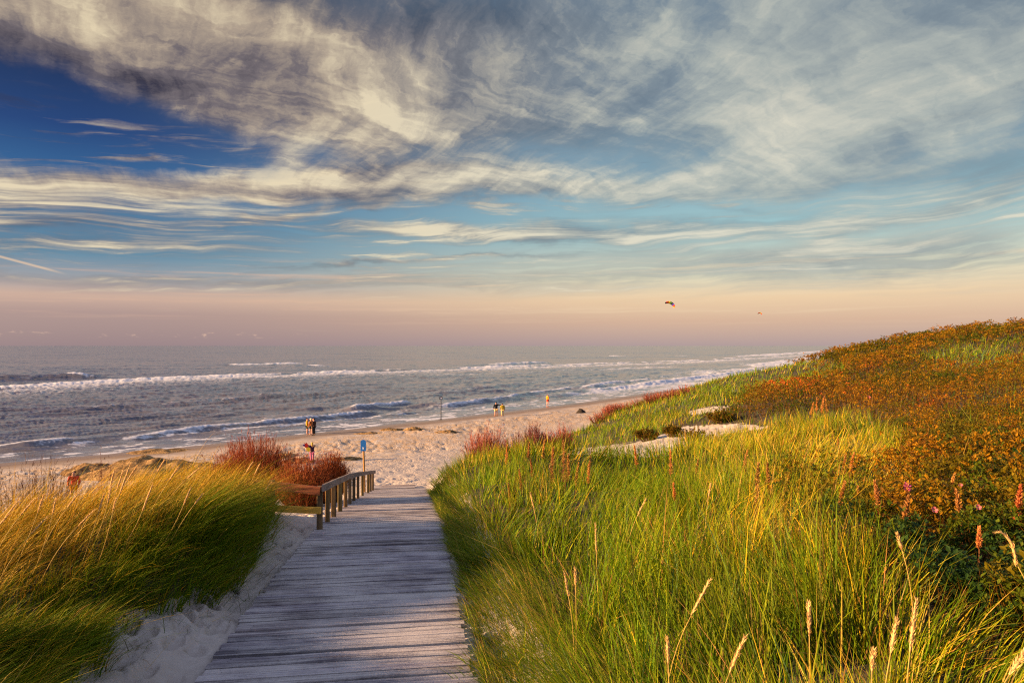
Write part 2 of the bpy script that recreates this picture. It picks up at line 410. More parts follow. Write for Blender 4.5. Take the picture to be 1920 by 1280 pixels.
def _u(r2): return 0.5 * r2 * np.log(r2 + 1e-9)
_P = _CP[:, :2]
_A = _u(((_P[:, None] - _P[None]) ** 2).sum(-1)) + np.eye(len(_P)) * 0.4
_Q = np.c_[np.ones(len(_P)), _P]
_S = np.linalg.solve(np.block([[_A, _Q], [_Q.T, np.zeros((3, 3))]]), np.r_[_CP[:, 2], 0, 0, 0])
def dune_z(x, y):
    r = _S[-3] + _S[-2] * x + _S[-1] * y
    for (px_, py_), w in zip(_P, _S[:-3]):
        r = r + w * _u((x - px_) ** 2 + (y - py_) ** 2)
    return r + H
def land_smooth(x, y):
    """ground without the small relief"""
    x = np.asarray(x, float); y = np.asarray(y, float)
    s = shore_dist(x, y); b = beach_z(s); d = np.minimum(dune_z(x, y), 13.5)
    k = 0.35
    z = 0.5 * (b + d + np.sqrt((b - d) ** 2 + k * k))
    far = sstep(y, 230, 330); z = z * (1 - far) + (b + 2.0 * sstep(s, 5, 60)) * far
    # bed of the boardwalk
    c = np.abs(x - PC(y)); w = (1 - sstep(c, 1.15, 2.0)) * (1 - sstep(y, 33, 42)) * sstep(y, -40, -10)
    z = z * (1 - w) + (path_z(y) - 0.12) * w
    return z, s, c
_prng = np.random.default_rng(3)
_PRINTS = []
for _i in range(100):
    if _i < 45:
        _y = _prng.uniform(4.5, 16); _o = _prng.uniform(1.30, 2.1) if _y < 12 else _prng.uniform(1.3, 3.0)
        _PRINTS.append((PC(_y) - _o, _y, 0.1435 + _prng.normal(0, 0.5), _prng.uniform(0.035, 0.085)))
    else:
        _y = _prng.uniform(32, 55); _PRINTS.append((PC(_y) + _prng.normal(0.3, 1.8), _y, _prng.normal(0, 0.5), _prng.uniform(0.05, 0.09)))
def prints(x, y):
    """footprints trodden into the sand by the boards"""
    out = np.zeros(np.shape(x))
    for (fx_, fy_, fa, fd) in _PRINTS:
        m = (np.abs(x - fx_) < 0.4) & (np.abs(y - fy_) < 0.4)
        if not m.any(): continue
        dx_, dy_ = x[m] - fx_, y[m] - fy_; c_, s_ = math.cos(fa), math.sin(fa)
        a = (dx_ * c_ + dy_ * s_) / 0.075; b = (dy_ * c_ - dx_ * s_) / 0.15; r2 = a * a + b * b
        out[m] += fd * (1.25 * np.exp(-r2 ** 1.6) - 0.40 * np.exp(-((np.sqrt(r2) - 1.5) / 0.4) ** 2))
    return out
def land(x, y):
    z, s, c = land_smooth(x, y)
    onpath = (1 - sstep(c, 1.1, 1.5)) * (y < 36.5)
    dry = sstep(s, 4, 9)
    lump = (fbm(x * 1.4, y * 1.4, 4, 3) - 0.5) * 0.16 + (fbm(x * 0.35, y * 0.35, 3, 9) - 0.5) * 0.22
    trod = 0.25 + 0.9 * sstep(fbm(x * 0.16, y * 0.16, 2, 23), 0.38, 0.6)
    pits = np.clip(fbm(x * 3.1, y * 3.1, 3, 21) - 0.52, 0, 1) * 0.28
    side = sstep(c, 1.15, 1.35) * (1 - sstep(c, 2.4, 3.2)) * (y < 31)
    z = z + dry * (1 - onpath) * (lump * (1 - 0.75 * side) * (0.5 + 0.5 * trod) - pits * (0.8 * trod + 0.5 * side))
    z = z - 0.6 * (1 - onpath) * dry * lump * sstep(x - PC(y), 1.0, 1.3) * (1 - sstep(x - PC(y), 2.0, 3.0)) * (y < 31)
    z = z - prints(x, y) * dry
    # sand blown along and over the edges of the boards
    drift = (fbm(x * 1.3 + 4, y * 0.8, 4, 33) - 0.5) * 0.10 + (sstep(c, 0.85, 1.35) - 0.55) * 0.05 + 0.012 * sstep(y, 10, 30)
    z = z + onpath * np.clip(drift * 1.3 + 0.035, -0.04, 0.125)
    z = z + side * (1 - sstep(c, 1.5, 2.3)) * 0.05
    return z
def gz(x, y): return float(land(np.array([x], float), np.array([y], float))[0])
_ys = np.concatenate([np.arange(1.5, 60, 0.04), np.arange(60, 420, 0.25)])
def ground_at(px, py, off=0.0):
    """the point of the land seen at a place of the photograph (or of a layer OFF above it)"""
    xs = (px - 960) / F * _ys
    zr = H + (HY - py) / F * _ys
    zl, _, _ = land_smooth(xs, _ys)
    hit = np.nonzero(zl + off >= zr)[0]
    i = hit[0] if len(hit) else len(_ys) - 1
    x, y = float(xs[i]), float(_ys[i])
    return x, y, gz(x, y)
def at_depth(px, Y): return (px - 960) / F * Y

# where plants grow: outlines on the ground
LEFT_MOUND = [(-3.55, 4.2), (-3.50, 5.9), (-3.85, 6.5), (-4.10, 6.95), (-3.60, 7.5), (-3.36, 8.4), (-3.60, 9.6), (-4.05, 11), (-4.35, 12.2), (-5.2, 13.2), (-6, 14.6), (-8, 15), (-11, 14.5),
              (-15, 12), (-19, 6), (-18, -3), (-9, -5), (-4.2, -3), (-3.6, 1)]
def veg_mask(x, y, z, px, py):
    """0 bare sand, 1 grown over"""
    left = in_poly(x, y, LEFT_MOUND)
    edge = PC(y) + 1.36 + 0.25 * (fbm(x * 0.9, y * 0.9, 3, 41) - 0.5) - 0.22 * (1 - sstep(y, 4, 9)) + 0.25 * sstep(y, 20, 30)
    s = shore_dist(x, y)
    foot = (y < 50) | (dune_z(x, y) > 0.65 + 0.5 * (fbm(x * 0.2, y * 0.2, 3, 4) - 0.5))
    right = (x > edge) & foot & ((y < 36) | (x > -3.8 + (y - 34) * 0.22)) & (s > 6) & (dune_z(x, y) > 0.55)
    sand = in_poly(px + 26 * (fbm(x * 1.2, y * 1.2, 3, 5) - 0.5), py + 10 * (fbm(x * 1.2 + 7, y * 1.2, 3, 6) - 0.5),
                   [(1040, 852), (1110, 838), (1190, 828), (1250, 812), (1290, 800), (1400, 794), (1440, 800), (1360, 812), (1330, 826), (1280, 842), (1260, 862), (1060, 876)])
    sand |= in_poly(px, py, [(1285, 772), (1330, 762), (1365, 760), (1368, 768), (1300, 778)])
    right &= ~(sand & (y > 22))
    return left, right

# ------------------------------------------------------------------ ground sheet
def build_land():
    ys = [-40.0]
    while ys[-1] < 420:
        y = ys[-1]
        if y < 0: d = max(0.12, -y * 0.10)
        elif y < 5: d = 0.06
        elif y < 16: d = y * 0.0045
        elif y < 60: d = y * 0.0055
        else: d = y * 0.011
        ys.append(y + d)
    ys = np.array(ys)
    u = np.concatenate([np.linspace(-4, -0.95, 50)[:-1], np.linspace(-0.95, 0.9, 940), np.linspace(0.9, 4, 50)[1:]])
    wdt = np.sqrt((np.maximum(ys, 0)) ** 2 + 25)
    X = u[None, :] * wdt[:, None]; Y = np.repeat(ys[:, None], len(u), 1)
    x, y = X.ravel(), Y.ravel()
    z = land(x, y)
    px, py = to_px(x, y, z)
    left, right = veg_mask(x, y, z, px, py)
    s = shore_dist(x, y)
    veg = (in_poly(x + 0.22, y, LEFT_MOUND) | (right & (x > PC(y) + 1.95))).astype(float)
    fc = grid_faces(len(ys), len(u))[:, ::-1]
    m, k, out = new_mat('dune_sand')
    geo = k.new('ShaderNodeNewGeometry'); P = geo.outputs['Position']
    sh = k.attr('shore', 'Fac'); vg = k.attr('veg', 'Fac')
    n1 = k.noise(P, 0.6, 5.0, 0.6); n2 = k.noise(P, 9.0, 5.0, 0.65); n3 = k.noise(P, 60.0, 3.0, 0.6)
    dry = k.ramp(n1 * 0.5 + n2 * 0.35 + n3 * 0.15, [(0.30, (0.30, 0.24, 0.205)), (0.55, (0.39, 0.34, 0.305)), (0.75, (0.46, 0.415, 0.385))])
    # golden coarse band of trampled sand and drift line
    n4 = k.noise(P, 1.6, 5.0, 0.65)
    drift = k.smooth(n4, 0.42, 0.56) * k.smooth(sh, 4.0, 9.0) * k.smooth(sh, 30.0, 16.0)
    dry = k.mix(drift * 0.8, dry, (0.37, 0.24, 0.125))
    wet = k.smooth(sh + (n1 - 0.5) * 4.0, 7.5, 3.0)
    c = k.mix(wet, dry, (0.19, 0.135, 0.10))
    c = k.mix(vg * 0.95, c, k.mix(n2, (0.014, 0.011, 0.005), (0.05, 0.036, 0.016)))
    b = principled(k, out, c, 0.9, 0.2)
    k.put(b.inputs['Roughness'], 0.95 - 0.62 * k.smooth(sh + (n1 - 0.5) * 2.0, 5.0, 1.5))
    vo = k.new('ShaderNodeTexVoronoi'); vo.inputs['Scale'].default_value = 3.4
    k.put(vo.inputs['Vector'], k.vm('ADD', P, k.vm('SCALE', k.noise(P, 2.0, 2.0, 0.5, color=True), scale=0.6)))
    foot = k.smooth(E(k, vo.outputs['Distance']), 0.40, 0.08) * -0.04
    hgt = (foot + k.noise(P, 5.0, 5.0, 0.6) * 0.06 + n3 * 0.004) * k.smooth(sh, 4.5, 8.5)
    trod = k.smooth(k.noise(P, 0.16, 3.0, 0.5), 0.40, 0.58)
    hgt = (foot * (0.25 + 0.9 * trod) + k.noise(P, 5.0, 5.0, 0.6) * (0.02 + 0.05 * trod) + n3 * 0.004) * k.smooth(sh, 4.5, 8.5)
    bump(k, b, hgt, 1.0, 1.0)
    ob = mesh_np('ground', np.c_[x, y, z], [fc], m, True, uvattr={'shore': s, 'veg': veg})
    tag(ob, kind='structure')
build_land()

# ------------------------------------------------------------------ sea
def build_sea():
    rows = [0.28]
    while rows[-1] < 330:
        r = rows[-1]; rows.append(r + (r * 0.35 if r < 2 else 0.7 if r < 60 else 0.9))
    rows = np.array(rows)[::-1]                       # near to far
    ys = F * H / rows
    uu = np.concatenate([np.linspace(-3.2, -0.95, 60)[:-1], np.linspace(-0.95, 0.85, 1150), np.linspace(0.85, 3.2, 60)[1:]])
    X = uu[None, :] * ys[:, None]; Y = np.repeat(ys[:, None], len(uu), 1)
    x, y = X.ravel(), Y.ravel()
    s = -shore_dist(x, y)                             # seaward distance
    px = 960 + F * x / y; py = HY + F * H / y
    # along-shore / cross-shore directions of the swell
    ca, sa = math.cos(R(46)), math.sin(R(46))
    al = x * ca + y * sa; cr = -x * sa + y * ca
    dist = np.hypot(x, y)
    fade = sstep(s, 0, 14)
    wob = (fbm(al * 0.02, cr * 0.02, 3, 61) - 0.5)
    ripple = (fbm(al * 0.16, cr * 0.55 + wob * 6, 4, 62, 0.55) - 0.5)
    swell = np.sin((cr + wob * 40) * 2 * math.pi / 19.0) * (fbm(al * 0.012, cr * 0.03, 2, 63))
    far = 1 / (1 + (dist / 700.0) ** 2)
    z = fade * far * (ripple * 0.85 + swell * 0.16)
    # breaking waves: lines along the shore, given where they stand on the water
    def wpt(p, q): Y_ = F * H / (q - HY); return ((p - 960) / F * Y_, Y_)
    foam = np.zeros_like(x)
    nz1 = fbm(al * 0.10, cr * 0.25, 4, 71); nz2 = fbm(al * 0.5, cr * 1.2, 4, 72); nz3 = fbm(al * 0.03, cr * 0.05, 3, 73)
    def line_fields(pts):
        w = np.array([wpt(*p) for p in pts]); best = np.full(x.shape, 1e9); side = np.zeros_like(x); tt = np.zeros_like(x)
        tot = 0; acc = [0]
        for a, b in zip(w[:-1], w[1:]): acc.append(acc[-1] + np.hypot(*(b - a)))
        for i, (a, b) in enumerate(zip(w[:-1], w[1:])):
            e = b - a; L2 = (e ** 2).sum(); tr = ((x - a[0]) * e[0] + (y - a[1]) * e[1]) / L2; t = np.clip(tr, 0, 1)
            dx_, dy_ = x - a[0] - t * e[0], y - a[1] - t * e[1]; d = np.hypot(dx_, dy_)
            c = (dx_ * e[1] - dy_ * e[0])
            m = d < best; best = np.where(m, d, best); side = np.where(m, np.where(c > 0, -1, 1), side)
            tt = np.where(m, (acc[i] + t * (acc[i + 1] - acc[i])) / acc[-1], tt)
        return best * side, tt            # positive: seaward of the line
    def breaker(pts, hgt, crest, trail, amt, breakup=0.4, ends=0.12, face=1.6):
        nonlocal z, foam
        d, t = line_fields(pts)
        d = d + (nz1 - 0.5) * crest * 1.6
        e = sstep(t, 0, ends) * (1 - sstep(t, 1 - ends, 1)) if ends else 1.0
        if hgt:
            prof = np.where(d > 0, np.exp(-(d / (face * 2.6)) ** 2), np.exp(-(d / face) ** 2))
            z += hgt * prof * e * (0.65 + 0.7 * nz3)
        f = np.where(d > 0, np.exp(-(np.maximum(d, 0) / (crest * 0.8)) ** 2), np.exp(-(np.abs(d) / trail)))
        if breakup == 0.86: f = f * (0.25 + 0.75 * sstep(fbm(al * 0.011 + 2, cr * 0.004, 3, 75), 0.40, 0.54))
        foam = np.maximum(foam, amt * f * e * sstep(nz3 * 0.5 + nz1 * 0.5 + (1 - breakup) * 0.5, 0.42, 0.62))
    # the long foam belt on the outer bar
    breaker([(-500, 752), (-120, 735), (0, 727), (220, 713), (420, 705), (640, 697), (960, 687), (1280, 677), (1500, 664), (1640, 655)], 0.35, 5, 8, 0.95, 0.86, 0.0, 4)
    breaker([(-500, 754), (-120, 737), (0, 729), (220, 715), (420, 707), (640, 699), (960, 689), (1280, 679), (1500, 666), (1640, 656)], 0, 4, 40, 0.56, 0.45, 0.0)
    breaker([(300, 716), (640, 706), (960, 697), (1280, 686), (1480, 675)], 0, 5, 26, 0.50, 0.95, 0.1)
    breaker([(-200, 716), (60, 711), (225, 706)], 1.25, 0.01, 0.01, 0.0, 0, 0.2, 5)
    breaker([(128, 709), (158, 707.5)], 0.3, 4, 7, 1.0, 0.0, 0.2, 4)
    breaker([(415, 686), (500, 684), (572, 681.5)], 0.9, 3.5, 7, 0.95, 0.1, 0.15, 6)
    breaker([(575, 687), (612, 686)], 0.7, 3, 6, 0.85, 0.1, 0.2, 5)
    breaker([(1140, 668), (1178, 667)], 0.9, 5, 8, 1.0, 0.0, 0.2, 6)
    breaker([(1260, 668), (1300, 667.5)], 0.5, 5, 8, 0.7, 0.0, 0.2, 6)
    breaker([(900, 688), (960, 684), (1040, 681)], 1.3, 2, 8, 0.7, 0.5, 0.2, 5)
    breaker([(1320, 672), (1500, 661), (1600, 654)], 0.6, 8, 30, 0.8, 0.45, 0.1, 6)
    breaker([(1380, 690), (1480, 676), (1600, 661)], 0.4, 6, 26, 0.9, 0.35, 0.1, 5)
    breaker([(60, 772), (320, 758), (480, 746), (640, 737)], 0.28, 0.9, 2.4, 0.42, 0.6, 0.2, 2.2)
    breaker([(470, 747), (560, 739)], 0.6, 0.01, 0.01, 0.0, 0.0, 0.3, 3)
    breaker([(660, 756), (780, 744), (900, 728), (1060, 712)], 0.35, 0.7, 2.2, 0.40, 0.7, 0.2, 2.4)
    breaker([(1060, 735), (1140, 722), (1230, 710)], 0.7, 1.0, 3.0, 0.7, 0.5, 0.2, 2.4)
    # shore break
    breaker([(-300, 868), (-60, 846), (60, 838), (170, 828), (250, 820)], 0.55, 0.4, 1.0, 0.85, 0.7, 0.4, 1.3)
    breaker([(120, 842), (300, 816), (440, 802), (560, 791), (660, 781), (760, 768)], 0.42, 0.4, 1.0, 0.80, 0.75, 0.25, 1.2)
    breaker([(640, 775), (720, 764), (780, 756)], 0.75, 0.5, 1.2, 0.9, 0.45, 0.2, 1.4)
    breaker([(800, 766), (910, 752), (1000, 738), (1080, 728)], 0.45, 0.5, 1.4, 0.8, 0.85, 0.1, 1.3)
    breaker([(1000, 748), (1100, 735), (1220, 720), (1340, 704), (1460, 687)], 0.45, 1.5, 6, 0.95, 0.7, 0.1, 1.6)
    # swash: sheets and lines of foam close to the waterline
    d0 = s + (nz1 - 0.5) * 5.0
    for dd, amt, wd in ((1.0, 0.75, 0.5), (4.0, 0.6, 0.8), (8.0, 0.55, 1.0), (13.0, 0.4, 1.2)):
        foam = np.maximum(foam, amt * np.exp(-((d0 - dd) / wd) ** 2) * sstep(nz2 * 0.6 + nz3 * 0.4, 0.40, 0.58))
    foam = np.maximum(foam, 0.56 * (1 - sstep(s, 3, 12)) * sstep(nz2, 0.40, 0.70))
    sm = sstep(px, 1000, 1400) * (1 - sstep(s, 10, 60))
    foam = np.maximum(foam, 0.7 * sm * sstep(nz1, 0.35, 0.6))
    z = z + foam * 0.10 * (nz2 - 0.3) * far
    z = z * sstep(s, -1.0, 6.0) + 0.02
    z = np.where(dist > 3000, 0.0, z)
    keep = None
    fc = grid_faces(len(ys), len(uu))
    # leave out the sheet well inland
    sv = s[fc].max(1) > -8
    fc = fc[sv]
    m, k, out = new_mat('sea_water')
    geo = k.new('ShaderNodeNewGeometry'); P = geo.outputs['Position']
    fo = k.attr('foam', 'Fac'); sw = k.attr('sea', 'Fac')
    rot = k.new('ShaderNodeMapping'); k.put(rot.inputs[0], P); rot.inputs['Rotation'].default_value = (0, 0, R(-46)); rot.inputs['Scale'].default_value = (0.42, 1.0, 1.0)
    W = rot.outputs[0]
    a1_ = k.noise(W, 0.55, 5.0, 0.62, color=True); a2_ = k.noise(W, 0.035, 4.0, 0.6, color=True)
    nv = k.vm('ADD', k.vm('MULTIPLY', k.vm('SUBTRACT', a1_, (0.5, 0.5, 0.5)), (0.72, 0.72, 0.0)), k.vm('MULTIPLY', k.vm('SUBTRACT', a2_, (0.5, 0.5, 0.5)), (0.42, 0.42, 0.0)))
    nrm = k.vm('NORMALIZE', k.vm('ADD', geo.outputs['Normal'], nv))
    fn = k.noise(W, 2.6, 5.0, 0.68); fn2 = k.noise(P, 0.9, 4.0, 0.6)
    fm = k.smooth(fo + (fn - 0.5) * 0.85 * k.smooth(fo, 0.02, 0.2) + (fn2 - 0.5) * 0.7 * k.smooth(fo, 0.02, 0.2), 0.30, 0.62)
    shallow = k.smooth(sw, 60.0, 0.0)
    wb = k.new('ShaderNodeBsdfPrincipled')
    k.put(wb.inputs['Base Color'], k.mix(shallow, (0.084, 0.080, 0.108), (0.13, 0.122, 0.14)))
    wb.inputs['Roughness'].default_value = 0.16; wb.inputs['IOR'].default_value = 1.333
    k.put(wb.inputs['Normal'], nrm)
    fb = k.new('ShaderNodeBsdfDiffuse')
    k.put(fb.inputs[0], k.mix(fn, (0.42, 0.42, 0.46), (0.66, 0.66, 0.69)))
    mx = k.new('ShaderNodeMixShader'); k.put(mx.inputs[0], fm * 0.92)
    k.t.links.new(wb.outputs[0], mx.inputs[1]); k.t.links.new(fb.outputs[0], mx.inputs[2]); k.t.links.new(mx.outputs[0], out.inputs[0])
    ob = mesh_np('sea', np.c_[x, y, z], [fc], m, True, uvattr={'foam': foam, 'sea': s})
    # drop the loose vertices
    me = ob.data
    tag(ob, kind='structure')
build_sea()

scene.cycles.use_denoising = False
scene.cycles.max_bounces = 5; scene.cycles.diffuse_bounces = 3; scene.cycles.glossy_bounces = 2
scene.cycles.transmission_bounces = 3; scene.cycles.transparent_max_bounces = 4
scene.cycles.sample_clamp_indirect = 4.0
scene.cycles.filter_width = 1.2

# ------------------------------------------------------------------ plant building blocks
def blade_arrays(root, dirv, bend, L, w, seg, cb, ct, face=None, power=1.4, tipw=0.0):
    """N tapering curved strips; returns vertices, faces and colours"""
    N = len(root); t = np.linspace(0, 1, seg + 1)
    if face is None:
        a = rng.uniform(0, 2 * math.pi, N); face = np.c_[np.cos(a), np.sin(a), np.zeros(N)]
    P = root[:, None, :] + dirv[:, None, :] * (L[:, None] * t[None])[..., None] + bend[:, None, :] * (L[:, None] * t[None] ** 2)[..., None]
    wd = w[:, None] * np.maximum(1 - t[None] ** power, tipw) * 0.5
    A = P - face[:, None, :] * wd[..., None]; B = P + face[:, None, :] * wd[..., None]
    V = np.concatenate([np.stack([A[:, :-1], B[:, :-1]], 2).reshape(N, -1, 3), P[:, -1:, :]], 1)   # N, 2*seg+1, 3
    nv = 2 * seg + 1; base = np.arange(N)[:, None] * nv
    q = []
    for i in range(seg - 1):
        q.append(np.concatenate([base + 2 * i, base + 2 * i + 1, base + 2 * i + 3, base + 2 * i + 2], 1))
    Q = np.concatenate(q) if q else np.zeros((0, 4), int)
    T = np.concatenate([base + 2 * (seg - 1), base + 2 * (seg - 1) + 1, base + 2 * seg], 1)
    tt = np.r_[np.repeat(t[:-1], 2), 1.0]
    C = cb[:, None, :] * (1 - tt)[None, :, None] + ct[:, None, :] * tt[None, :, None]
    return V.reshape(-1, 3), [Q, T] if len(Q) else [T], C.reshape(-1, 3)
def merge(parts):
    vs_, cs_, fs_ = [], [], {}
    o = 0
    for v, f, c in parts:
        vs_.append(v); cs_.append(c)
        for g in f: fs_.setdefault(g.shape[1], []).append(g + o)
        o += len(v)
    return np.concatenate(vs_), [np.concatenate(g) for g in fs_.values()], np.concatenate(cs_)
def leaf_mat(name, trans=0.45, rough=0.5, spec=0.25):
    m, k, out = new_mat(name)
    c = k.attr('col')
    d = k.new('ShaderNodeBsdfPrincipled'); k.put(d.inputs['Base Color'], c); d.inputs['Roughness'].default_value = rough
    d.inputs['Specular IOR Level'].default_value = spec
    tr = k.new('ShaderNodeBsdfTranslucent'); k.put(tr.inputs[0], c)
    mx = k.new('ShaderNodeMixShader'); mx.inputs[0].default_value = trans
    k.t.links.new(d.outputs[0], mx.inputs[1]); k.t.links.new(tr.outputs[0], mx.inputs[2]); k.t.links.new(mx.outputs[0], out.inputs[0])
    return m
GRASS = leaf_mat('grass_blade', 0.24, 0.6, 0.08)
LEAF = leaf_mat('rose_leaf', 0.25, 0.55, 0.12)
TWIG = leaf_mat('red_twig', 0.15, 0.7, 0.15)
STRAW = leaf_mat('straw', 0.25, 0.6, 0.2)
PAL = {k_: np.array(v) for k_, v in dict(
    green=(0.040, 0.112, 0.003), mid=(0.085, 0.155, 0.004), lime=(0.205, 0.230, 0.005), straw=(0.50, 0.33, 0.07), gold=(0.52, 0.30, 0.014),
    blue=(0.10, 0.20, 0.085), brown=(0.24, 0.115, 0.04), deep=(0.035, 0.085, 0.012)).items()}
def pick(N, names, probs):
    """a palette colour for each of N blades; probs (N,k) or (k,)"""
    p = np.broadcast_to(np.asarray(probs, float), (N, len(names))); p = p / p.sum(1, keepdims=True)
    r = rng.random(N)[:, None]; i = (np.cumsum(p, 1) < r).sum(1).clip(0, len(names) - 1)
    c = np.stack([PAL[q_] for q_ in names])[i]
    return c * rng.uniform(0.75, 1.3, (N, 1)) * rng.uniform(0.92, 1.08, (N, 3))

# ------------------------------------------------------------------ grass on the left hummock
def left_grass(N=44000):
    x = rng.uniform(-15, -3.3, N * 5); y = rng.uniform(-1, 15.2, N * 5)
    keep = in_poly(x, y, LEFT_MOUND) & (rng.random(N * 5) < np.where(x < -10, 0.35, 1.0)) & (y > -0.9 * x - 3.4 + 0 * x) | (in_poly(x, y, LEFT_MOUND) & (y > 2.5) & (x > -7))
    # tussocks: blades gather round clump centres
    x, y = x[keep], y[keep]
    hol = fbm(x * 0.85 + 1.5, y * 0.85, 3, 87); kp = rng.random(len(x)) < np.maximum(0.42 + 0.58 * sstep(hol, 0.36, 0.50), sstep(x, -5.2, -4.6))
    x, y = x[kp][:N], y[kp][:N]
    ex = rng.uniform(-4.9, -3.3, 30000); ey = rng.uniform(4.2, 11, 30000); k2 = in_poly(ex, ey, LEFT_MOUND); ex, ey = ex[k2][:8000], ey[k2][:8000]
    x = np.r_[x, ex]; y = np.r_[y, ey]; N = len(x)
    cl = fbm(x * 0.9, y * 0.9, 3, 81)
    x = x + (fbm(x * 2.1, y * 2.1, 2, 82) - 0.5) * 0.5; y = y + (fbm(x * 2.1 + 9, y * 2.1, 2, 83) - 0.5) * 0.5
    z = land(x, y) - 0.02
    inner = sstep(-x, 3.5, 4.6)
    L = rng.uniform(0.62, 1.12, N) * (0.30 + 1.30 * cl) * (0.70 + 0.30 * inner) * (0.85 + 0.15 * rng.random(N))
    L *= 1.22
    wa = rng.normal(0, 0.30, N) + (fbm(x * 0.9, y * 0.9, 2, 85) - 0.5) * 2.6 - 0.15
    lean = rng.uniform(0.35, 0.95, N)
    dv = np.c_[np.cos(wa) * lean * 0.55, np.sin(wa) * lean * 0.55 - 0.08, np.ones(N)]
    dv += np.c_[rng.normal(0, 0.12, N), rng.normal(0, 0.12, N), np.zeros(N)]
    dv /= np.linalg.norm(dv, axis=1, keepdims=True)
    bn = np.c_[np.cos(wa) * lean * 0.62, np.sin(wa) * lean * 0.5 - 0.05, -0.18 - 0.38 * lean * rng.random(N)]
    dry = sstep(-x + 0.12 * (y - 8), 4.1, 5.6) * 0.85 + 0.5 * (fbm(x * 0.5, y * 0.5, 2, 86) - 0.5)
    dry = np.clip(dry, 0.05, 0.85)
    p = np.c_[0.55 * (1 - dry), 0.45 * (1 - dry), 0.25 + 0 * dry, 0.45 * dry, 0.85 * dry, 0.06 + 0 * dry]
    cb = pick(N, ['green', 'mid', 'lime', 'straw', 'gold', 'brown'], p)
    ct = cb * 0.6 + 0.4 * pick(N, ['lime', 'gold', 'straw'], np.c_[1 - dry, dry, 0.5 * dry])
    w = rng.uniform(0.0055, 0.0130, N) * np.maximum(1, y / 9)
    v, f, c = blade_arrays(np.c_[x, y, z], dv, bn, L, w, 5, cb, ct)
    o = mesh_np('marram_grass', v, f, GRASS, True, c)
    tag(o, 'windblown green and golden marram grass covering the hummock left of the boardwalk', 'grass', kind='stuff')
    # thin skirts of dead stems at the foot of the hummock
    n2 = 1700
    i = rng.choice(np.nonzero((x > -4.7) & (y > 4) & ~in_poly(x + 0.55, y, LEFT_MOUND))[0], n2)
    r = np.c_[x[i] + rng.normal(0, 0.2, n2), y[i] + rng.normal(0, 0.2, n2), 0 * i]
    r[:, 2] = land(r[:, 0], r[:, 1])
    a = rng.uniform(-1.4, 0.6, n2)
    dv = np.c_[np.cos(a) * 0.8, np.sin(a) * 0.8, rng.uniform(0.15, 1.1, n2)]
    v, f, c = blade_arrays(r, dv, np.c_[0 * a, 0 * a, -0.35 + 0 * a], rng.uniform(0.2, 0.75, n2), rng.uniform(0.003, 0.008, n2), 3, pick(n2, ['brown', 'straw', 'deep', 'green'], [.6, .3, 1, 1]), pick(n2, ['brown', 'green'], [1, 1]))
    o = mesh_np('dry_grass', v, f, GRASS, True, c)
    tag(o, 'thin dead stems trailing onto the sand at the foot of the left hummock', 'grass', kind='stuff')
left_grass()

# ------------------------------------------------------------------ the right dune: what grows where
THICKET = [(1990, 1140), (1860, 1090), (1760, 1050), (1660, 1000), (1600, 920), (1690, 842), (1700, 800), (1620, 770), (1530, 764), (1440, 772), (1372, 780), (1330, 765), (1400, 742), (1470, 722), (1545, 704),
           (1480, 692), (1470, 668), (1600, 640), (1660, 590), (2600, 500), (2600, 1100)]
PATCH = [[(1700, 665), (1800, 640), (1930, 628), (1930, 690), (1840, 694), (1760, 690)], [(1440, 668), (1560, 672), (1600, 690), (1500, 722), (1420, 735), (1380, 720)],
         [(1240, 830), (1330, 820), (1345, 835), (1250, 850)]]
OCHRE = [(1480, 842), (1600, 850), (1700, 900), (1660, 985), (1560, 990), (1480, 950), (1440, 890)]
def is_thicket(x, y, px, py):
    jx = px + 60 * (fbm(x * 0.5, y * 0.5, 3, 91) - 0.5) + 26 * (rng.random(len(x)) - 0.5); jy = py + 26 * (fbm(x * 0.5 + 5, y * 0.5, 3, 92) - 0.5) + 8 * (rng.random(len(x)) - 0.5)
    t = in_poly(jx, jy, THICKET)
    for p in PATCH: t &= ~(in_poly(jx, jy, p) & (rng.random(len(x)) < 0.85))
    t |= in_poly(jx, jy, OCHRE) & (rng.random(len(x)) < 0.35)
    return t
def scatter_right(N, y0, y1, power=0.0):
    """points over the right dune, evenly dense as the eye sees them"""
    a = rng.uniform(-0.34, 0.98, N); ly = rng.random(N)
    if power: y = (y0 ** power + ly * (y1 ** power - y0 ** power)) ** (1 / power)
    else: y = y0 * (y1 / y0) ** ly
    x = a * (y + 0.8) + rng.normal(0, 0.05, N)
    return x, y
def right_points(N, y0, y1, power=0.0):
    x, y = scatter_right(N, y0, y1, power)
    z = land(x, y); px, py = to_px(x, y, z + 0.45)
    _, right = veg_mask(x, y, z, *to_px(x, y, z))
    return x[right], y[right], z[right], px[right], py[right]
def bushes(x, y, g, seed):
    """nearest bush of a loose stand: its dome (0..1) and a number of its own"""
    ix, iy = np.floor(x / g), np.floor(y / g); best = np.full(x.shape, 9.0); own = np.zeros(x.shape)
    for ox in (-1, 0, 1):
        for oy in (-1, 0, 1):
            jx, jy = ix + ox, iy + oy
            cx_ = (jx + 0.15 + 0.7 * _hash(jx, jy, seed)) * g; cy_ = (jy + 0.15 + 0.7 * _hash(jx, jy, seed + 1)) * g
            rr = 0.55 + 0.40 * _hash(jx, jy, seed + 2)
            d = np.hypot(x - cx_, y - cy_) / (g * rr)
            m = d < best; best = np.where(m, d, best); own = np.where(m, _hash(jx, jy, seed + 3), own)
    return np.sqrt(np.clip(1 - best ** 2, 0, 1)), own
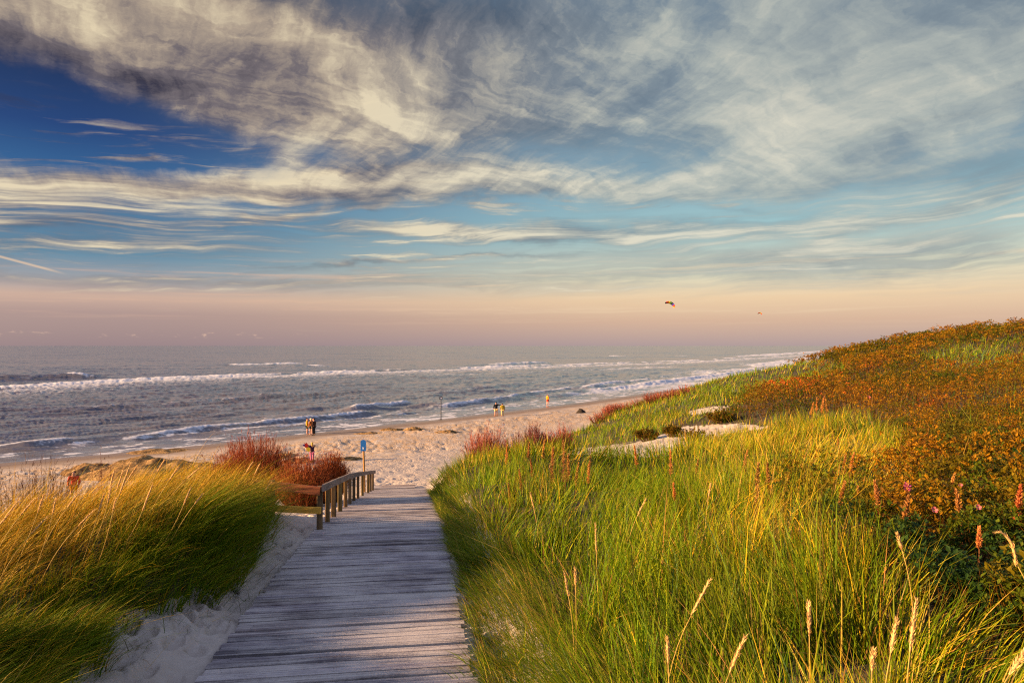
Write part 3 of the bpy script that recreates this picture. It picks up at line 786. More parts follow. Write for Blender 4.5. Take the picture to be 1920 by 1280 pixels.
def canopy(x, y):
    xw = x + 0.5 * (fbm(x * 1.1, y * 1.1, 2, 93) - 0.5); yw = y + 0.5 * (fbm(x * 1.1 + 4, y * 1.1, 2, 94) - 0.5)
    dn, on = bushes(xw, yw, 0.95, 201); df, of = bushes(xw, yw, 2.1, 211)
    f = sstep(y, 18, 30)
    hn = 0.10 + 0.48 * dn * (0.6 + 0.7 * on) + 0.15 * (fbm(x * 3, y * 3, 2, 96) - 0.5)
    hf = 0.15 + 0.95 * df * (0.5 + 0.8 * of) + 0.25 * (fbm(x * 1.5, y * 1.5, 2, 97) - 0.5)
    return np.maximum(hn * (1 - f) + hf * f, 0.05), np.where(f > 0.5, of, on), np.where(f > 0.5, df, dn)

def right_grass(name, label, N, y0, y1, power, seg):
    x, y, z, px, py = right_points(N, y0, y1, power)
    th = is_thicket(x, y, px, py) & (rng.random(len(x)) < 0.93)
    x, y, z, px, py = [q_[~th] for q_ in (x, y, z, px, py)]; M = len(x)
    hol = fbm(x * 0.75 + 3, y * 0.75, 3, 107); kp = (rng.random(M) < 0.16 + 0.84 * sstep(hol, 0.38, 0.50))
    x, y, z, px, py = [q_[kp] for q_ in (x, y, z, px, py)]; M = len(x)
    edge = x - (PC(y) + 1.5)
    x = x + (fbm(x * 2.3, y * 2.3, 2, 101) - 0.5) * 0.45; y = y + (fbm(x * 2.3 + 9, y * 2.3, 2, 102) - 0.5) * 0.45
    cl = np.clip((fbm(x * 0.9, y * 0.9, 3, 103) - 0.5) * 1.5 + 0.5, 0, 1)
    L = rng.uniform(0.42, 0.98, M) * (0.50 + 0.95 * cl) * (0.62 + 0.38 * sstep(edge, 0.0, 1.2)) * 0.94
    ca_ = fbm(x * 0.5, y * 0.5, 2, 104) * 8
    wa = ca_ + rng.normal(0, 0.6, M)
    lean = np.abs(rng.normal(0.42, 0.26, M))
    wind = np.array([0.20, 0.05])
    outw = (1 - sstep(edge, 0.0, 0.9))
    hx = np.cos(wa) * lean + wind[0] - 0.75 * outw; hy = np.sin(wa) * lean + wind[1] - 0.15 * outw
    dv = np.c_[hx * 0.75, hy * 0.75, np.ones(M)]; dv /= np.linalg.norm(dv, axis=1, keepdims=True)
    k_ = np.hypot(hx, hy)
    bn = np.c_[hx * 0.45, hy * 0.45, -0.04 - 0.34 * k_ * rng.random(M)]
    # yellower on the crest and towards the thicket, green in the hollows and by the boards
    warm_ = np.clip(0.02 + 0.55 * sstep(px, 1150, 1650) * sstep(py, 700, 900) + 1.1 * (fbm(x * 0.35, y * 0.35, 3, 105) - 0.5)
                    + 0.45 * np.exp(-(((px - 930) / 120) ** 2 + ((py - 850) / 45) ** 2)) + 0.5 * np.exp(-(((px - 1520) / 170) ** 2 + ((py - 810) / 50) ** 2)), 0.03, 0.9)
    p = np.c_[0.60 * (1 - warm_), 0.60 * (1 - warm_ * 0.6), 0.50 + 0.2 * warm_, 0.30 * warm_, 0.55 * warm_, 0.04 + 0 * warm_, 0.10 + 0.06 * warm_]
    cb = pick(M, ['green', 'mid', 'lime', 'straw', 'gold', 'blue', 'brown'], p)
    cb = cb * (0.55 + 0.9 * np.clip((fbm(x * 1.7, y * 1.7, 2, 106) - 0.5) * 1.6 + 0.5, 0, 1))[:, None]
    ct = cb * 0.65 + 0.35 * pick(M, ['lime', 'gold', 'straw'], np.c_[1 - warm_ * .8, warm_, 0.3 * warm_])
    w = rng.uniform(0.0060, 0.0150, M) * np.where(rng.random(M) < 0.05, 1.9, 1.0)
    brk = rng.random(M) < 0.05; dv[brk] = dv[brk] * 0.6 + rng.normal(0, 0.5, (brk.sum(), 3)) * [1, 1, 0.2]; cb[brk] = pick(brk.sum(), ['straw', 'brown'], [1, .5]); ct[brk] = cb[brk]
    w = np.maximum(w, np.where(y > 24, 0.00075, 0.00105) * y)
    L *= 1 - 0.30 * sstep(px, 1480, 1750) * (y < 9)
    L *= np.where(y > 26, 1.05, 1.0)
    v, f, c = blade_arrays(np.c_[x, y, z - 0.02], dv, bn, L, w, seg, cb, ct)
    o = mesh_np(name, v, f, GRASS, True, c)
    tag(o, label, 'grass', kind='stuff')
right_grass('tall_grass', 'tall green and straw coloured grass filling the foreground right of the boardwalk', 62000, 1.15, 9.5, 0.0, 5)
def verge_grass(N=26000):
    y = 1.5 * (26 / 1.5) ** (rng.random(N) ** 0.8); x = PC(y) + 1.32 + np.abs(rng.normal(0, 1, N)) * np.where(y < 9, 0.55, 0.32) + 0.20 * (fbm(y * 1.3, y * 0 + 2, 3, 7) - 0.5)
    z = land(x, y) - 0.02; e = x - PC(y) - 1.5
    L = rng.uniform(0.22, 0.60, N) * (0.7 + 0.7 * sstep(e, 0, 0.7))
    hx = -rng.uniform(0.1, 0.85, N); hy = rng.normal(-0.05, 0.35, N)
    dv = np.c_[hx * 0.8, hy * 0.8, np.ones(N)]; dv /= np.linalg.norm(dv, axis=1, keepdims=True)
    bn = np.c_[hx * 0.5, hy * 0.5, -0.1 - 0.35 * rng.random(N)]
    cb = pick(N, ['green', 'mid', 'lime', 'straw', 'brown', 'deep'], [.5, .5, .35, .18, .16, .2])
    v, f, c = blade_arrays(np.c_[x, y, z], dv, bn, L, np.maximum(rng.uniform(0.004, 0.008, N), 0.0007 * y), 4, cb, cb * 0.7 + 0.3 * pick(N, ['lime', 'straw'], [1, .5]))
    tag(mesh_np('verge_grass', v, f, GRASS, True, c), 'short grass leaning over the sandy right edge of the boardwalk', 'grass', kind='stuff')
verge_grass()
right_grass('dune_grass', 'green and yellow dune grass on the slope between boardwalk and rose thicket', 66000, 9.0, 30.0, 0.35, 4)
right_grass('far_grass', 'bright green grass band on the far dune slope above the beach', 130000, 28.0, 150.0, 0.55, 3)

# ------------------------------------------------------------------ rose thicket
def rosettes(x, y, z, size, cols, nl=6):
    N = len(x)
    a = rng.uniform(0, 2 * math.pi, (N, 1)) + np.arange(nl)[None] * 2 * math.pi / nl + rng.normal(0, 0.35, (N, nl))
    up = rng.uniform(0.05, 1.1, (N, nl)); L = size[:, None] * rng.uniform(0.65, 1.25, (N, nl))
    d = np.stack([np.cos(a) * np.cos(up), np.sin(a) * np.cos(up), np.sin(up)], -1).reshape(-1, 3)
    s_ = np.stack([-np.sin(a), np.cos(a), rng.normal(0, 0.35, a.shape)], -1).reshape(-1, 3)
    s_ /= np.linalg.norm(s_, axis=1, keepdims=True)
    L = L.reshape(-1, 1)
    c = np.repeat(np.c_[x, y, z], nl, 0) + rng.normal(0, 0.25, (N * nl, 3)) * L
    nrm = np.cross(d, s_)
    p0 = c; p1 = c + d * L * 0.5 + s_ * L * 0.27 + nrm * L * 0.06; p2 = c + d * L; p3 = c + d * L * 0.5 - s_ * L * 0.27 + nrm * L * 0.06
    V = np.stack([p0, p1, p2, p3], 1).reshape(-1, 3)
    b = np.arange(N * nl)[:, None] * 4
    C = np.repeat(cols, nl, 0) * rng.uniform(0.88, 1.14, (N * nl, 1))
    return V, [np.concatenate([b, b + 1, b + 2, b + 3], 1)], np.repeat(C, 4, 0)
RC = {k_: np.array(v) for k_, v in dict(olive=(0.105, 0.080, 0.003), amber=(0.165, 0.088, 0.003), rust=(0.15, 0.062, 0.004), red=(0.26, 0.072, 0.010), dark=(0.030, 0.060, 0.008), moss=(0.070, 0.090, 0.004), brown=(0.085, 0.042, 0.006)).items()}
def rcol(N, names, p, patch=None):
    p = np.broadcast_to(np.asarray(p, float), (N, len(names))); p = p / p.sum(1, keepdims=True)
    u_ = rng.random(N)
    if patch is not None: u_ = np.clip(0.16 * u_ + 0.84 * (np.argsort(np.argsort(patch)) / N), 0, 1)
    i = (np.cumsum(p, 1) < u_[:, None]).sum(1).clip(0, len(names) - 1)
    return np.stack([RC[q_] for q_ in names])[i] * rng.uniform(0.85, 1.18, (N, 1))
def thicket(name, label, N, y0, y1, power):
    x, y, z, px, py = right_points(N, y0, y1, power)
    th = is_thicket(x, y, px, py)
    x, y, z, px, py = [q_[th] for q_ in (x, y, z, px, py)]; M = len(x)
    hc, own, dome = canopy(x, y); kp = rng.random(M) < 0.30 + 0.70 * dome
    x, y, z, px, py, hc, own, dome = [q_[kp] for q_ in (x, y, z, px, py, hc, own, dome)]; M = len(x)
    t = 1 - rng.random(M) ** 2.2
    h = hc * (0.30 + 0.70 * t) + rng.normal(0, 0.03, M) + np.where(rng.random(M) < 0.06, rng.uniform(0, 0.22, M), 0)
    size = np.maximum(0.052, 0.0026 * y) * rng.uniform(0.75, 1.3, M)
    n1 = fbm(x * 0.30, y * 0.30, 3, 111); n2 = fbm(x * 1.1, y * 1.1, 2, 112)
    redz = np.exp(-(((px - 1500) / 130) ** 2 + ((py - 735) / 26) ** 2)) + 0.5 * np.exp(-(((px - 1760) / 170) ** 2 + ((py - 745) / 60) ** 2))
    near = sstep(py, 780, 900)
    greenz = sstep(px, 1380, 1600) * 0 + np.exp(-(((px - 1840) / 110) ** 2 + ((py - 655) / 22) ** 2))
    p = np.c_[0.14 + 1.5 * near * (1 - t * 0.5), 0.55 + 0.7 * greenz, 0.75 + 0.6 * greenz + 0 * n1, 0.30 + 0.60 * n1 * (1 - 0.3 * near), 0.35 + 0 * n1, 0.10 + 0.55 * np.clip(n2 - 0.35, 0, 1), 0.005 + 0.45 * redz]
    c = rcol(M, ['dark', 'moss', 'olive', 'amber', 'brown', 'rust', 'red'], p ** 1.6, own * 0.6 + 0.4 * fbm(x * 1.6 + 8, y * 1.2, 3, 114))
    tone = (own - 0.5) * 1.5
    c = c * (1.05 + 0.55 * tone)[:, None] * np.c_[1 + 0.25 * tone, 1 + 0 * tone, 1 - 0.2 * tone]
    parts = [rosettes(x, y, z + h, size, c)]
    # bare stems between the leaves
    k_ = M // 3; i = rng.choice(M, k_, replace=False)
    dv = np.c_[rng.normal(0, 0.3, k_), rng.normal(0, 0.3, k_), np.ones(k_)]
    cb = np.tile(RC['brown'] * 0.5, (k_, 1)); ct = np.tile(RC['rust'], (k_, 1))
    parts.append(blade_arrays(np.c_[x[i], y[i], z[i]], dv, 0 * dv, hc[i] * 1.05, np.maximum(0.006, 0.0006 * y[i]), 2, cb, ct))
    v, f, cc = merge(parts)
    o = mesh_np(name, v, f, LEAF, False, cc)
    tag(o, label, 'rose thicket', kind='stuff')
thicket('rose_thicket', 'low dark green and rust coloured rose thicket on the bank at the right edge', 95000, 2.7, 20.0, 0.3)
thicket('dune_scrub', 'golden brown scrub covering the high dune up to its skyline', 140000, 18.0, 135.0, 0.5)

# ------------------------------------------------------------------ single bushes
def twig_bush(name, x, y, h, w, n, label, cat, group=None, mat=TWIG, cb=(0.085, 0.018, 0.008), ct=(0.26, 0.055, 0.016), sub=9, base_off=-0.05, mw=0.004, leafy=0.0, squash=1.0, droop=0.25):
    z = gz(x, y) + base_off
    a = rng.uniform(0, 2 * math.pi, n); r = np.sqrt(rng.random(n))
    root = np.c_[np.cos(a) * r * w * 0.16, np.sin(a) * r * w * 0.16 * squash, np.zeros(n)]
    top = np.c_[np.cos(a) * r * w * 0.5 + rng.normal(0, 0.05 * w, n), (np.sin(a) * r * w * 0.5) * squash + rng.normal(0, 0.05 * w, n), h * (0.98 - 0.42 * r ** 2.2) * rng.uniform(0.72, 1.06, n)]
    d = top - root; Ln = np.linalg.norm(d, axis=1); dv = d / Ln[:, None]
    out = np.c_[dv[:, 0], dv[:, 1], np.zeros(n)]
    bn = np.c_[-out[:, 0] * droop, -out[:, 1] * droop, np.full(n, droop * 0.35)]; dv = dv - bn * 1.0
    CB, CT = np.array(cb), np.array(ct)
    vary = lambda m_: rng.uniform(0.65, 1.45, (m_, 1))
    wmin = max(mw, 0.00060 * y)
    parts = [blade_arrays(root, dv, bn, Ln, np.full(n, wmin * 1.5), 4, CB * vary(n), CT * vary(n), tipw=0.25)]
    i = np.repeat(np.arange(n), sub); t = rng.uniform(0.30, 0.98, n * sub)
    rr = root[i] + dv[i] * (Ln[i] * t)[:, None] + bn[i] * (Ln[i] * t * t)[:, None]
    sd_ = rng.normal(0, 1, (n * sub, 3)); sd_[:, 2] = np.abs(sd_[:, 2]) * 0.8 + 0.3
    sdv = dv[i] + 0.55 * sd_ / np.linalg.norm(sd_, axis=1, keepdims=True)
    Ls = rng.uniform(0.10, 0.26, n * sub) * h * (1.15 - t)
    parts.append(blade_arrays(rr, sdv, sd_ * 0.12, Ls, np.full(n * sub, wmin), 2, (CB + CT) / 2 * vary(n * sub), CT * 1.15 * vary(n * sub), tipw=0.3))
    v, f, c = merge(parts)
    o = mesh_np(name, v, f, mat, False, c)
    o.location = (x, y, z)
    tag(o, label, cat, group)
    if leafy:
        m_ = int(n * leafy); j = rng.choice(len(rr), m_)
        e_ = rr[j] + sdv[j] * (Ls[j] * rng.uniform(0.4, 1, m_))[:, None]
        v, f, c = rosettes(e_[:, 0], e_[:, 1], e_[:, 2], np.full(m_, max(0.05, 0.0021 * y)), rcol(m_, ['olive', 'amber', 'rust', 'brown', 'moss'], [1, 1, .4, .3, .5]))
        mesh_np('leaves', v, f, LEAF, False, c, parent=o)
    return o
RB = 'rust red bushes behind the handrail'
twig_bush('red_bush', at_depth(478, 20.5), 20.5, 2.45, 2.7, 1300, 'largest rust red twiggy bush, behind the grass left of the handrail', 'bush', RB, base_off=0.1)
twig_bush('red_bush', at_depth(425, 21.5), 21.5, 1.6, 1.5, 260, 'small rust red bush at the left foot of the largest red bush', 'bush', RB, base_off=0.1)
twig_bush('red_bush', at_depth(568, 19.0), 19.0, 1.75, 1.9, 800, 'middle rust red bush with dark foot, behind the handrail corner', 'bush', RB, ct=(0.28, 0.070, 0.018))
twig_bush('red_bush', at_depth(621, 20.6), 20.6, 1.75, 1.2, 800, 'dense round orange red bush close behind the handrail posts', 'bush', RB, ct=(0.40, 0.088, 0.017), sub=9)
twig_bush('bare_shrub', at_depth(62, 16.5), 16.5, H + (HY - 848) / F * 16.5 - gz(at_depth(62, 16.5), 16.5), 2.9, 192, 'thin bare dark red shrub rising at the left edge behind the grass', 'bush', None, sub=6, ct=(0.065, 0.016, 0.011), cb=(0.03, 0.010, 0.007), base_off=0.15, mw=0.011, droop=0.5)
twig_bush('bare_shrub', at_depth(12, 15.5), 15.5, H + (HY - 876) / F * 15.5 - gz(at_depth(12, 15.5), 15.5), 2.4, 120, 'thin dark bare shrub cut off by the left edge', 'bush', None, sub=5, ct=(0.06, 0.016, 0.011), cb=(0.03, 0.010, 0.007), base_off=0.1, mw=0.011, droop=0.5)
twig_bush('bare_shrub', at_depth(118, 18.0), 18.0, H + (HY - 872) / F * 18.0 - gz(at_depth(118, 18.0), 18.0), 2.0, 56, 'sparse bare shrub between the dark shrub and the person in red', 'bush', None, sub=6, ct=(0.09, 0.020, 0.013), base_off=0.2, droop=0.45)
twig_bush('bare_shrub', at_depth(196, 22.0), 22.0, H + (HY - 846) / F * 22.0 - gz(at_depth(196, 22.0), 22.0), 1.8, 28, 'few bare red stems standing in front of the sand heap', 'bush', None, sub=6, ct=(0.10, 0.022, 0.014), base_off=0.3, droop=0.4)
edge_line = [(893, 835, .9, 1.7), (915, 832, 1.1, 1.8), (942, 824, .8, 1.6), (972, 822, 1.0, 2.0), (1003, 822, 1.2, 2.2), (1030, 812, .9, 1.8), (1056, 803, 1.1, 2.0), (1080, 796, 1.3, 2.2),
             (1104, 789, 1.2, 2.3), (1128, 781, 1.7, 2.4), (1150, 772, 1.9, 2.4), (1174, 768, 1.5, 2.6), (1198, 762, 1.7, 2.6), (1216, 757, 1.9, 3.0), (1238, 752, 2.1, 3.4), (1262, 747, 2.0, 3.4), (1284, 741, 1.8, 3.2)]
for i_, (bx_, by2, bh, bw) in enumerate(edge_line):
    gx_, gy_, _ = ground_at(bx_, by2)
    gy_ = min(gy_, 120)
    lab = ('rust red bush at the near tip of the bush line, by the beach path' if i_ < 2 else
           'dark red bush in the thick near part of the dune foot line' if i_ < 6 else
           'thin rust red bush in the sparse middle of the dune foot line' if i_ < 11 else
           'rust red bush in the farthest part of the bush line, by the green slope')
    if i_ < 7: gy_ = 37.5 + 1.5 * i_; bh = (2.35, 2.5, 2.2, 2.3, 2.5, 2.0, 1.8)[i_]; bw = 1.7
    x0 = at_depth(bx_, gy_)
    for st in range(60 if i_ > 6 else 0):
        zz = gz(x0, gy_)
        if veg_mask(np.array([x0]), np.array([gy_]), zz, *to_px(np.array([x0]), np.array([gy_]), zz))[1][0]: break
        x0 += 0.15
    twig_bush('dune_foot_bush', x0 + random.uniform(-0.2, 0.4), gy_ + random.uniform(-1, 1), bh * random.uniform(0.95, 1.3) * (1.0 if i_ < 7 else 0.80), bw * random.uniform(0.8, 1.35), random.randint(130, 240) if i_ < 7 else random.randint(60, 130), lab, 'bush', ['red bushes at the tip of the hedge line', 'dark red bushes near the beach path', 'thin red bushes along the dune foot', 'far red bushes along the dune foot'][(i_ > 1) + (i_ > 5) + (i_ > 10)],
              sub=6, ct=(0.28, 0.075, 0.042) if i_ not in (3, 4) else (0.15, 0.045, 0.035), cb=(0.12, 0.035, 0.022), squash=1.4, droop=0.08)
for (bx_, by2, bh, bw, lab) in [(1308, 838, 0.95, 1.7, 'round yellow brown rose bush on the pale sand hollow'), (1212, 826, 0.8, 1.6, 'dark brown low bush at the upper rim of the sand hollow'),
                                (1352, 792, 0.8, 1.9, 'amber rose bush above the pale sand, beside the small sand patch'), (1262, 820, .7, 1.2, 'small olive bush between the two sand patches')]:
    gx_, gy_, _ = ground_at(bx_, by2)
    twig_bush('rose_bush', gx_, gy_, bh, bw, 90, lab, 'bush', None, cb=(0.07, 0.04, 0.015), ct=(0.22, 0.12, 0.03), sub=5, leafy=9)

# ------------------------------------------------------------------ dock spikes
def dock_spike(x, y, h, headlen, label, group, tint=1.0, red=0.0, flower=False, k=1):
    z = gz(x, y)
    root = empty('dock_spike', (x, y, z)); tag(root, label, 'wild plant', group)
    lean = Vector((random.uniform(-0.10, 0.14), random.uniform(-0.1, 0.1), 0))
    pt = lambda t: Vector((lean.x * h * t * t, lean.y * h * t * t, h * t))
    b = MB(); b.tube([pt(t / 6) for t in range(7)], [0.006 * (1 - 0.08 * t) * max(1, y / 10) for t in range(7)], 5, c=(0.16, 0.06, 0.02)); b.build('stem', STRAW, root)
    t0 = max(0.25, 1 - headlen / h); N = int(420 * k)
    t = t0 + (1 - t0) * rng.random(N); rad = headlen * 0.16 * (1.05 - (t - t0) / (1 - t0)) ** 0.7 * rng.uniform(0.2, 1, N) + 0.008
    a = rng.uniform(0, 2 * math.pi, N)
    c = np.c_[lean.x * h * t * t, lean.y * h * t * t, h * t - 0.02]
    tint *= random.uniform(0.6, 1.15)
    base = np.array((0.48, random.uniform(0.19, 0.27), 0.060)) * tint * (1 - red) + np.array((0.50, 0.085, 0.03)) * red
    fl = rng.uniform(0.018, 0.04, N) * max(1, y / 16)
    d = np.c_[np.cos(a) * rad, np.sin(a) * rad, fl] / (fl + rad)[:, None]
    cc = base * rng.uniform(0.6, 1.5, (N, 1))
    v, f, c3 = blade_arrays(c, d, 0 * d, fl + rad, np.full(N, max(0.012, 0.0010 * y)), 2, cc, cc * 1.15, power=4.0)
    mesh_np('seed_head', v, f, STRAW, False, c3, parent=root)
    if flower:
        N = 60; t = rng.uniform(0.9, 1.02, N); a = rng.uniform(0, 6.28, N)
        c = np.c_[lean.x * h * t * t + np.cos(a) * 0.015, lean.y * h * t * t + np.sin(a) * 0.015, h * t]
        cc = np.tile((0.50, 0.07, 0.30), (N, 1)) * rng.uniform(0.7, 1.3, (N, 1)); d = np.c_[np.cos(a), np.sin(a), np.ones(N) * 0.5]
        v, f, c3 = blade_arrays(c, d, 0 * d, np.full(N, 0.025), np.full(N, 0.016), 2, cc, cc)
        mesh_np('blossom', v, f, STRAW, False, c3, parent=root)
    return root
SP = [(1034, 835, 900, 0), (1057, 822, 900, 0), (1066, 848, 900, 0), (979, 877, 914, 0), (990, 830, 858, 0), (1017, 825, 862, 0), (1000, 860, 892, 0), (1102, 845, 896, 0), (1078, 862, 906, 0),
      (949, 836, 873, 0), (957, 905, 930, 0), (1194, 832, 868, 1), (1257, 842, 888, 1), (1265, 902, 934, 1), (1302, 858, 896, 1), (1391, 837, 883, 1), (1417, 860, 956, 1), (1440, 860, 898, 1),
      (1531, 746, 771, 2), (1540, 743, 774, 2), (1550, 744, 772, 2), (1571, 815, 838, 3), (1579, 845, 882, 3), (1590, 841, 879, 3), (1572, 890, 936, 3), (1654, 908, 976, 4), (1687, 927, 992, 4),
      (1702, 904, 966, 5), (1774, 878, 922, 4), (1804, 908, 970, 4), (1899, 904, 982, 6), (1834, 1004, 1040, 4), (1520, 752, 775, 2), (1908, 915, 960, 4), (1612, 898, 930, 3)]
SPL = ['orange brown dock spike in the row standing before the green slope', 'orange dock spike among the grass below the pale sand hollow', 'small orange dock spike in the clump below the red patch on the dune',
       'rust dock spike at the yellow grass between hollow and thicket', 'rust orange dock spike rising from the dark thicket at the right', 'dock spike with a pink blossom on its tip, before the dark thicket', 'bright red orange dock spike at the right edge of the thicket']
SPG = ['dock spikes in the near row', 'dock spikes below the sand hollow', 'dock spikes below the red patch', 'dock spikes by the yellow grass', 'dock spikes in the thicket', None, None]
for (sx, s0, s1, gi) in SP:
    gx_, gy_, _ = ground_at(sx, s1, 0.35)
    hl = (s1 - s0) / F * gy_; hh = hl + 0.35
    lab = SPL[gi]
    if (sx, gi) == (1057, 0): lab = 'tallest orange dock spike of the row before the green slope'
    if (sx, gi) == (1417, 1): lab = 'very long orange dock spike standing alone in the grass left of the thicket'
    dock_spike(gx_, gy_, hh, hl, lab, SPG[gi] if lab == SPL[gi] else None, red=0.5 if gi == 6 else 0.1 * (gi >= 4), flower=gi == 5, tint=1.1 if gi < 2 else 0.95)

# ------------------------------------------------------------------ seed heads standing above the grass
def seed_stalk(p_bot, p_top, off, label, group, pts=None, lean=0.0):
    """p_bot, p_top: ends of the head as seen; the stalk is rooted in the ground below it"""
    mx_, my_ = (p_bot[0] + p_top[0]) / 2, (p_bot[1] + p_top[1]) / 2
    gx_, gy_, _ = ground_at(mx_, my_, off)
    def w(p): return Vector(((p[0] - 960) / F * gy_, gy_, H + (HY - p[1]) / F * gy_))
    hb, ht = w(p_bot), w(p_top)
    bx0 = hb.x - lean - (ht.x - hb.x) * 1.2; base = Vector((bx0, gy_ + random.uniform(-0.1, 0.1), 0)); base.z = gz(base.x, base.y)
    root = empty('seed_stalk', base); tag(root, label, 'grass stalk', group)
    hb -= base; ht -= base; dirh = (ht - hb).normalized()
    L = hb.length
    ctrl = hb - dirh * L * 0.5
    P = [(1 - t) ** 2 * Vector((0, 0, 0)) + 2 * t * (1 - t) * ctrl + t * t * hb for t in [i / 8 for i in range(9)]]
    b = MB(); b.tube(P, [0.0028 * max(1, gy_ / 6)] * 9, 5, c=(0.50, 0.34, 0.08)); b.build('stem', STRAW, root, True)
    hl = (ht - hb).length; path = pts and [w(p) - base for p in pts] or [hb + (ht - hb) * t + Vector((0, 0, 0)) for t in [i / 14 for i in range(15)]]
    rad = []
    for i in range(len(path)):
        t = i / (len(path) - 1); rad.append(max(0.0015, (0.0070 if hl < 0.3 else 0.0085) * max(1, gy_ / 7) * math.sin(math.pi * min(1, 0.10 + t * 0.9)) ** 0.55 * (1.0 + 0.16 * (-1) ** i)))
    b = MB(); b.tube(path, rad, 7, c=(0.66, 0.42, 0.16)); 
    # bristles
    N = 90; v0 = []
    pa = np.array([tuple(p) for p in path]); t = rng.random(N) * (len(path) - 1.001); i0 = t.astype(int); fr = (t - i0)[:, None]
    c = pa[i0] * (1 - fr) + pa[i0 + 1] * fr; dd = pa[i0 + 1] - pa[i0]; dd /= np.linalg.norm(dd, axis=1, keepdims=True)
    rd = rng.normal(0, 1, (N, 3)); rd -= dd * (rd * dd).sum(1, keepdims=True); rd /= np.linalg.norm(rd, axis=1, keepdims=True)
    rr = np.array(rad)[i0][:, None]
    cc = np.tile((0.72, 0.46, 0.18), (N, 1)) * rng.uniform(0.7, 1.2, (N, 1))
    vv, ff, c3 = blade_arrays(c + rd * rr * 0.7, dd + rd * 0.5, 0 * dd, np.full(N, 0.022), np.full(N, 0.005), 2, cc, cc)
    for g in ff:
        for q_ in g: pass
    o0 = len(b.v); b.v += [tuple(p) for p in vv]; b.c += [tuple(q_) for q_ in c3]
    for g in ff: b.f += [tuple(int(o0 + j) for j in q_) for q_ in g]
    b.build('seed_head', STRAW, root, True)
R1 = 'pale seed stalks in the foreground grass'
for pb, ptp, lab in [((1118, 1036), (1116, 980), 'upright pale seed head in the middle of the foreground grass'), ((1066, 1117), (1058, 1072), 'thin seed head of a pair near the boardwalk, the longer one'),
                     ((1079, 1096), (1078, 1064), 'thin seed head of a pair near the boardwalk, the shorter one'), ((1296, 1150), (1331, 1085), 'bent golden seed head leaning right in the middle foreground'),
                     ((1252, 1242), (1250, 1194), 'slim upright seed head beside the bent golden one'), ((1367, 1258), (1396, 1190), 'curved seed head leaning right at the bottom edge'),
                     ((1516, 1190), (1515, 1129), 'straight seed head standing alone in yellow grass'), ((1668, 1222), (1680, 1160), 'left one of two stout seed heads low at the right'),
                     ((1704, 1220), (1716, 1121), 'longest stout seed head low at the right'), ((1633, 1256), (1636, 1216), 'short blunt seed head near the bottom edge'),
                     ((1195, 966), (1211, 934), 'pale seed head leaning right before the hollow'), ((1001, 952), (994, 922), 'small pale seed head high on the near slope'),
                     ((1328, 930), (1332, 906), 'slim seed head below the pale sand'), ((1690, 1030), (1681, 1000), 'crooked yellow seed head below the thicket'), ((1890, 1262), (1918, 1222), 'seed head cut by the right edge')]:
    seed_stalk(pb, ptp, 0.82, lab, R1)
seed_stalk((1900, 1048), (1868, 996), 0.9, 'drooping hooked seed head at the right edge', R1, pts=[(1903, 1060), (1902, 1045), (1899, 1030), (1895, 1018), (1889, 1008), (1881, 1000), (1873, 996), (1866, 996)])
R2 = 'golden seed stalks on the left hummock'
for i_, (pb, ptp) in enumerate([((226, 924), (246, 868)), ((205, 922), (217, 876)), ((220, 918), (234, 874)), ((203, 942), (210, 908)), ((268, 957), (288, 905)), ((296, 884), (310, 860)), ((352, 896), (373, 878)), ((345, 946), (359, 912)),
                                ((366, 944), (381, 925)), ((213, 958), (218, 934)), ((128, 950), (150, 922)), ((100, 962), (106, 934)), ((72, 960), (84, 925)), ((40, 965), (66, 934)), ((10, 970), (36, 938)), ((-6, 990), (20, 962)),
                                ((463, 884), (474, 866)), ((478, 890), (488, 868)), ((498, 918), (510, 903)), ((186, 960), (196, 925)), ((148, 985), (178, 955)), ((60, 1000), (90, 968)), ((240, 900), (258, 872)), ((318, 900), (334, 876))]):
    seed_stalk(pb, ptp, 0.95, 'golden seed head on the right end of the left hummock, before the red bush' if ptp[0] > 450 else 'pale lying seed head over the middle of the left hummock' if i_ in (4, 7, 8) else
               'golden seed head in the tuft on the crest of the left hummock' if 180 < ptp[0] < 320 else 'golden seed head among the blades at the far left of the hummock' if ptp[0] < 180 else 'golden seed head on the right crest of the hummock',
               'seed heads before the red bush' if ptp[0] > 450 else 'lying seed heads' if i_ in (4, 7, 8) else 'seed heads in the crest tuft' if 180 < ptp[0] < 320 else 'seed heads at the far left' if ptp[0] < 180 else 'seed heads on the right crest', lean=0.25)

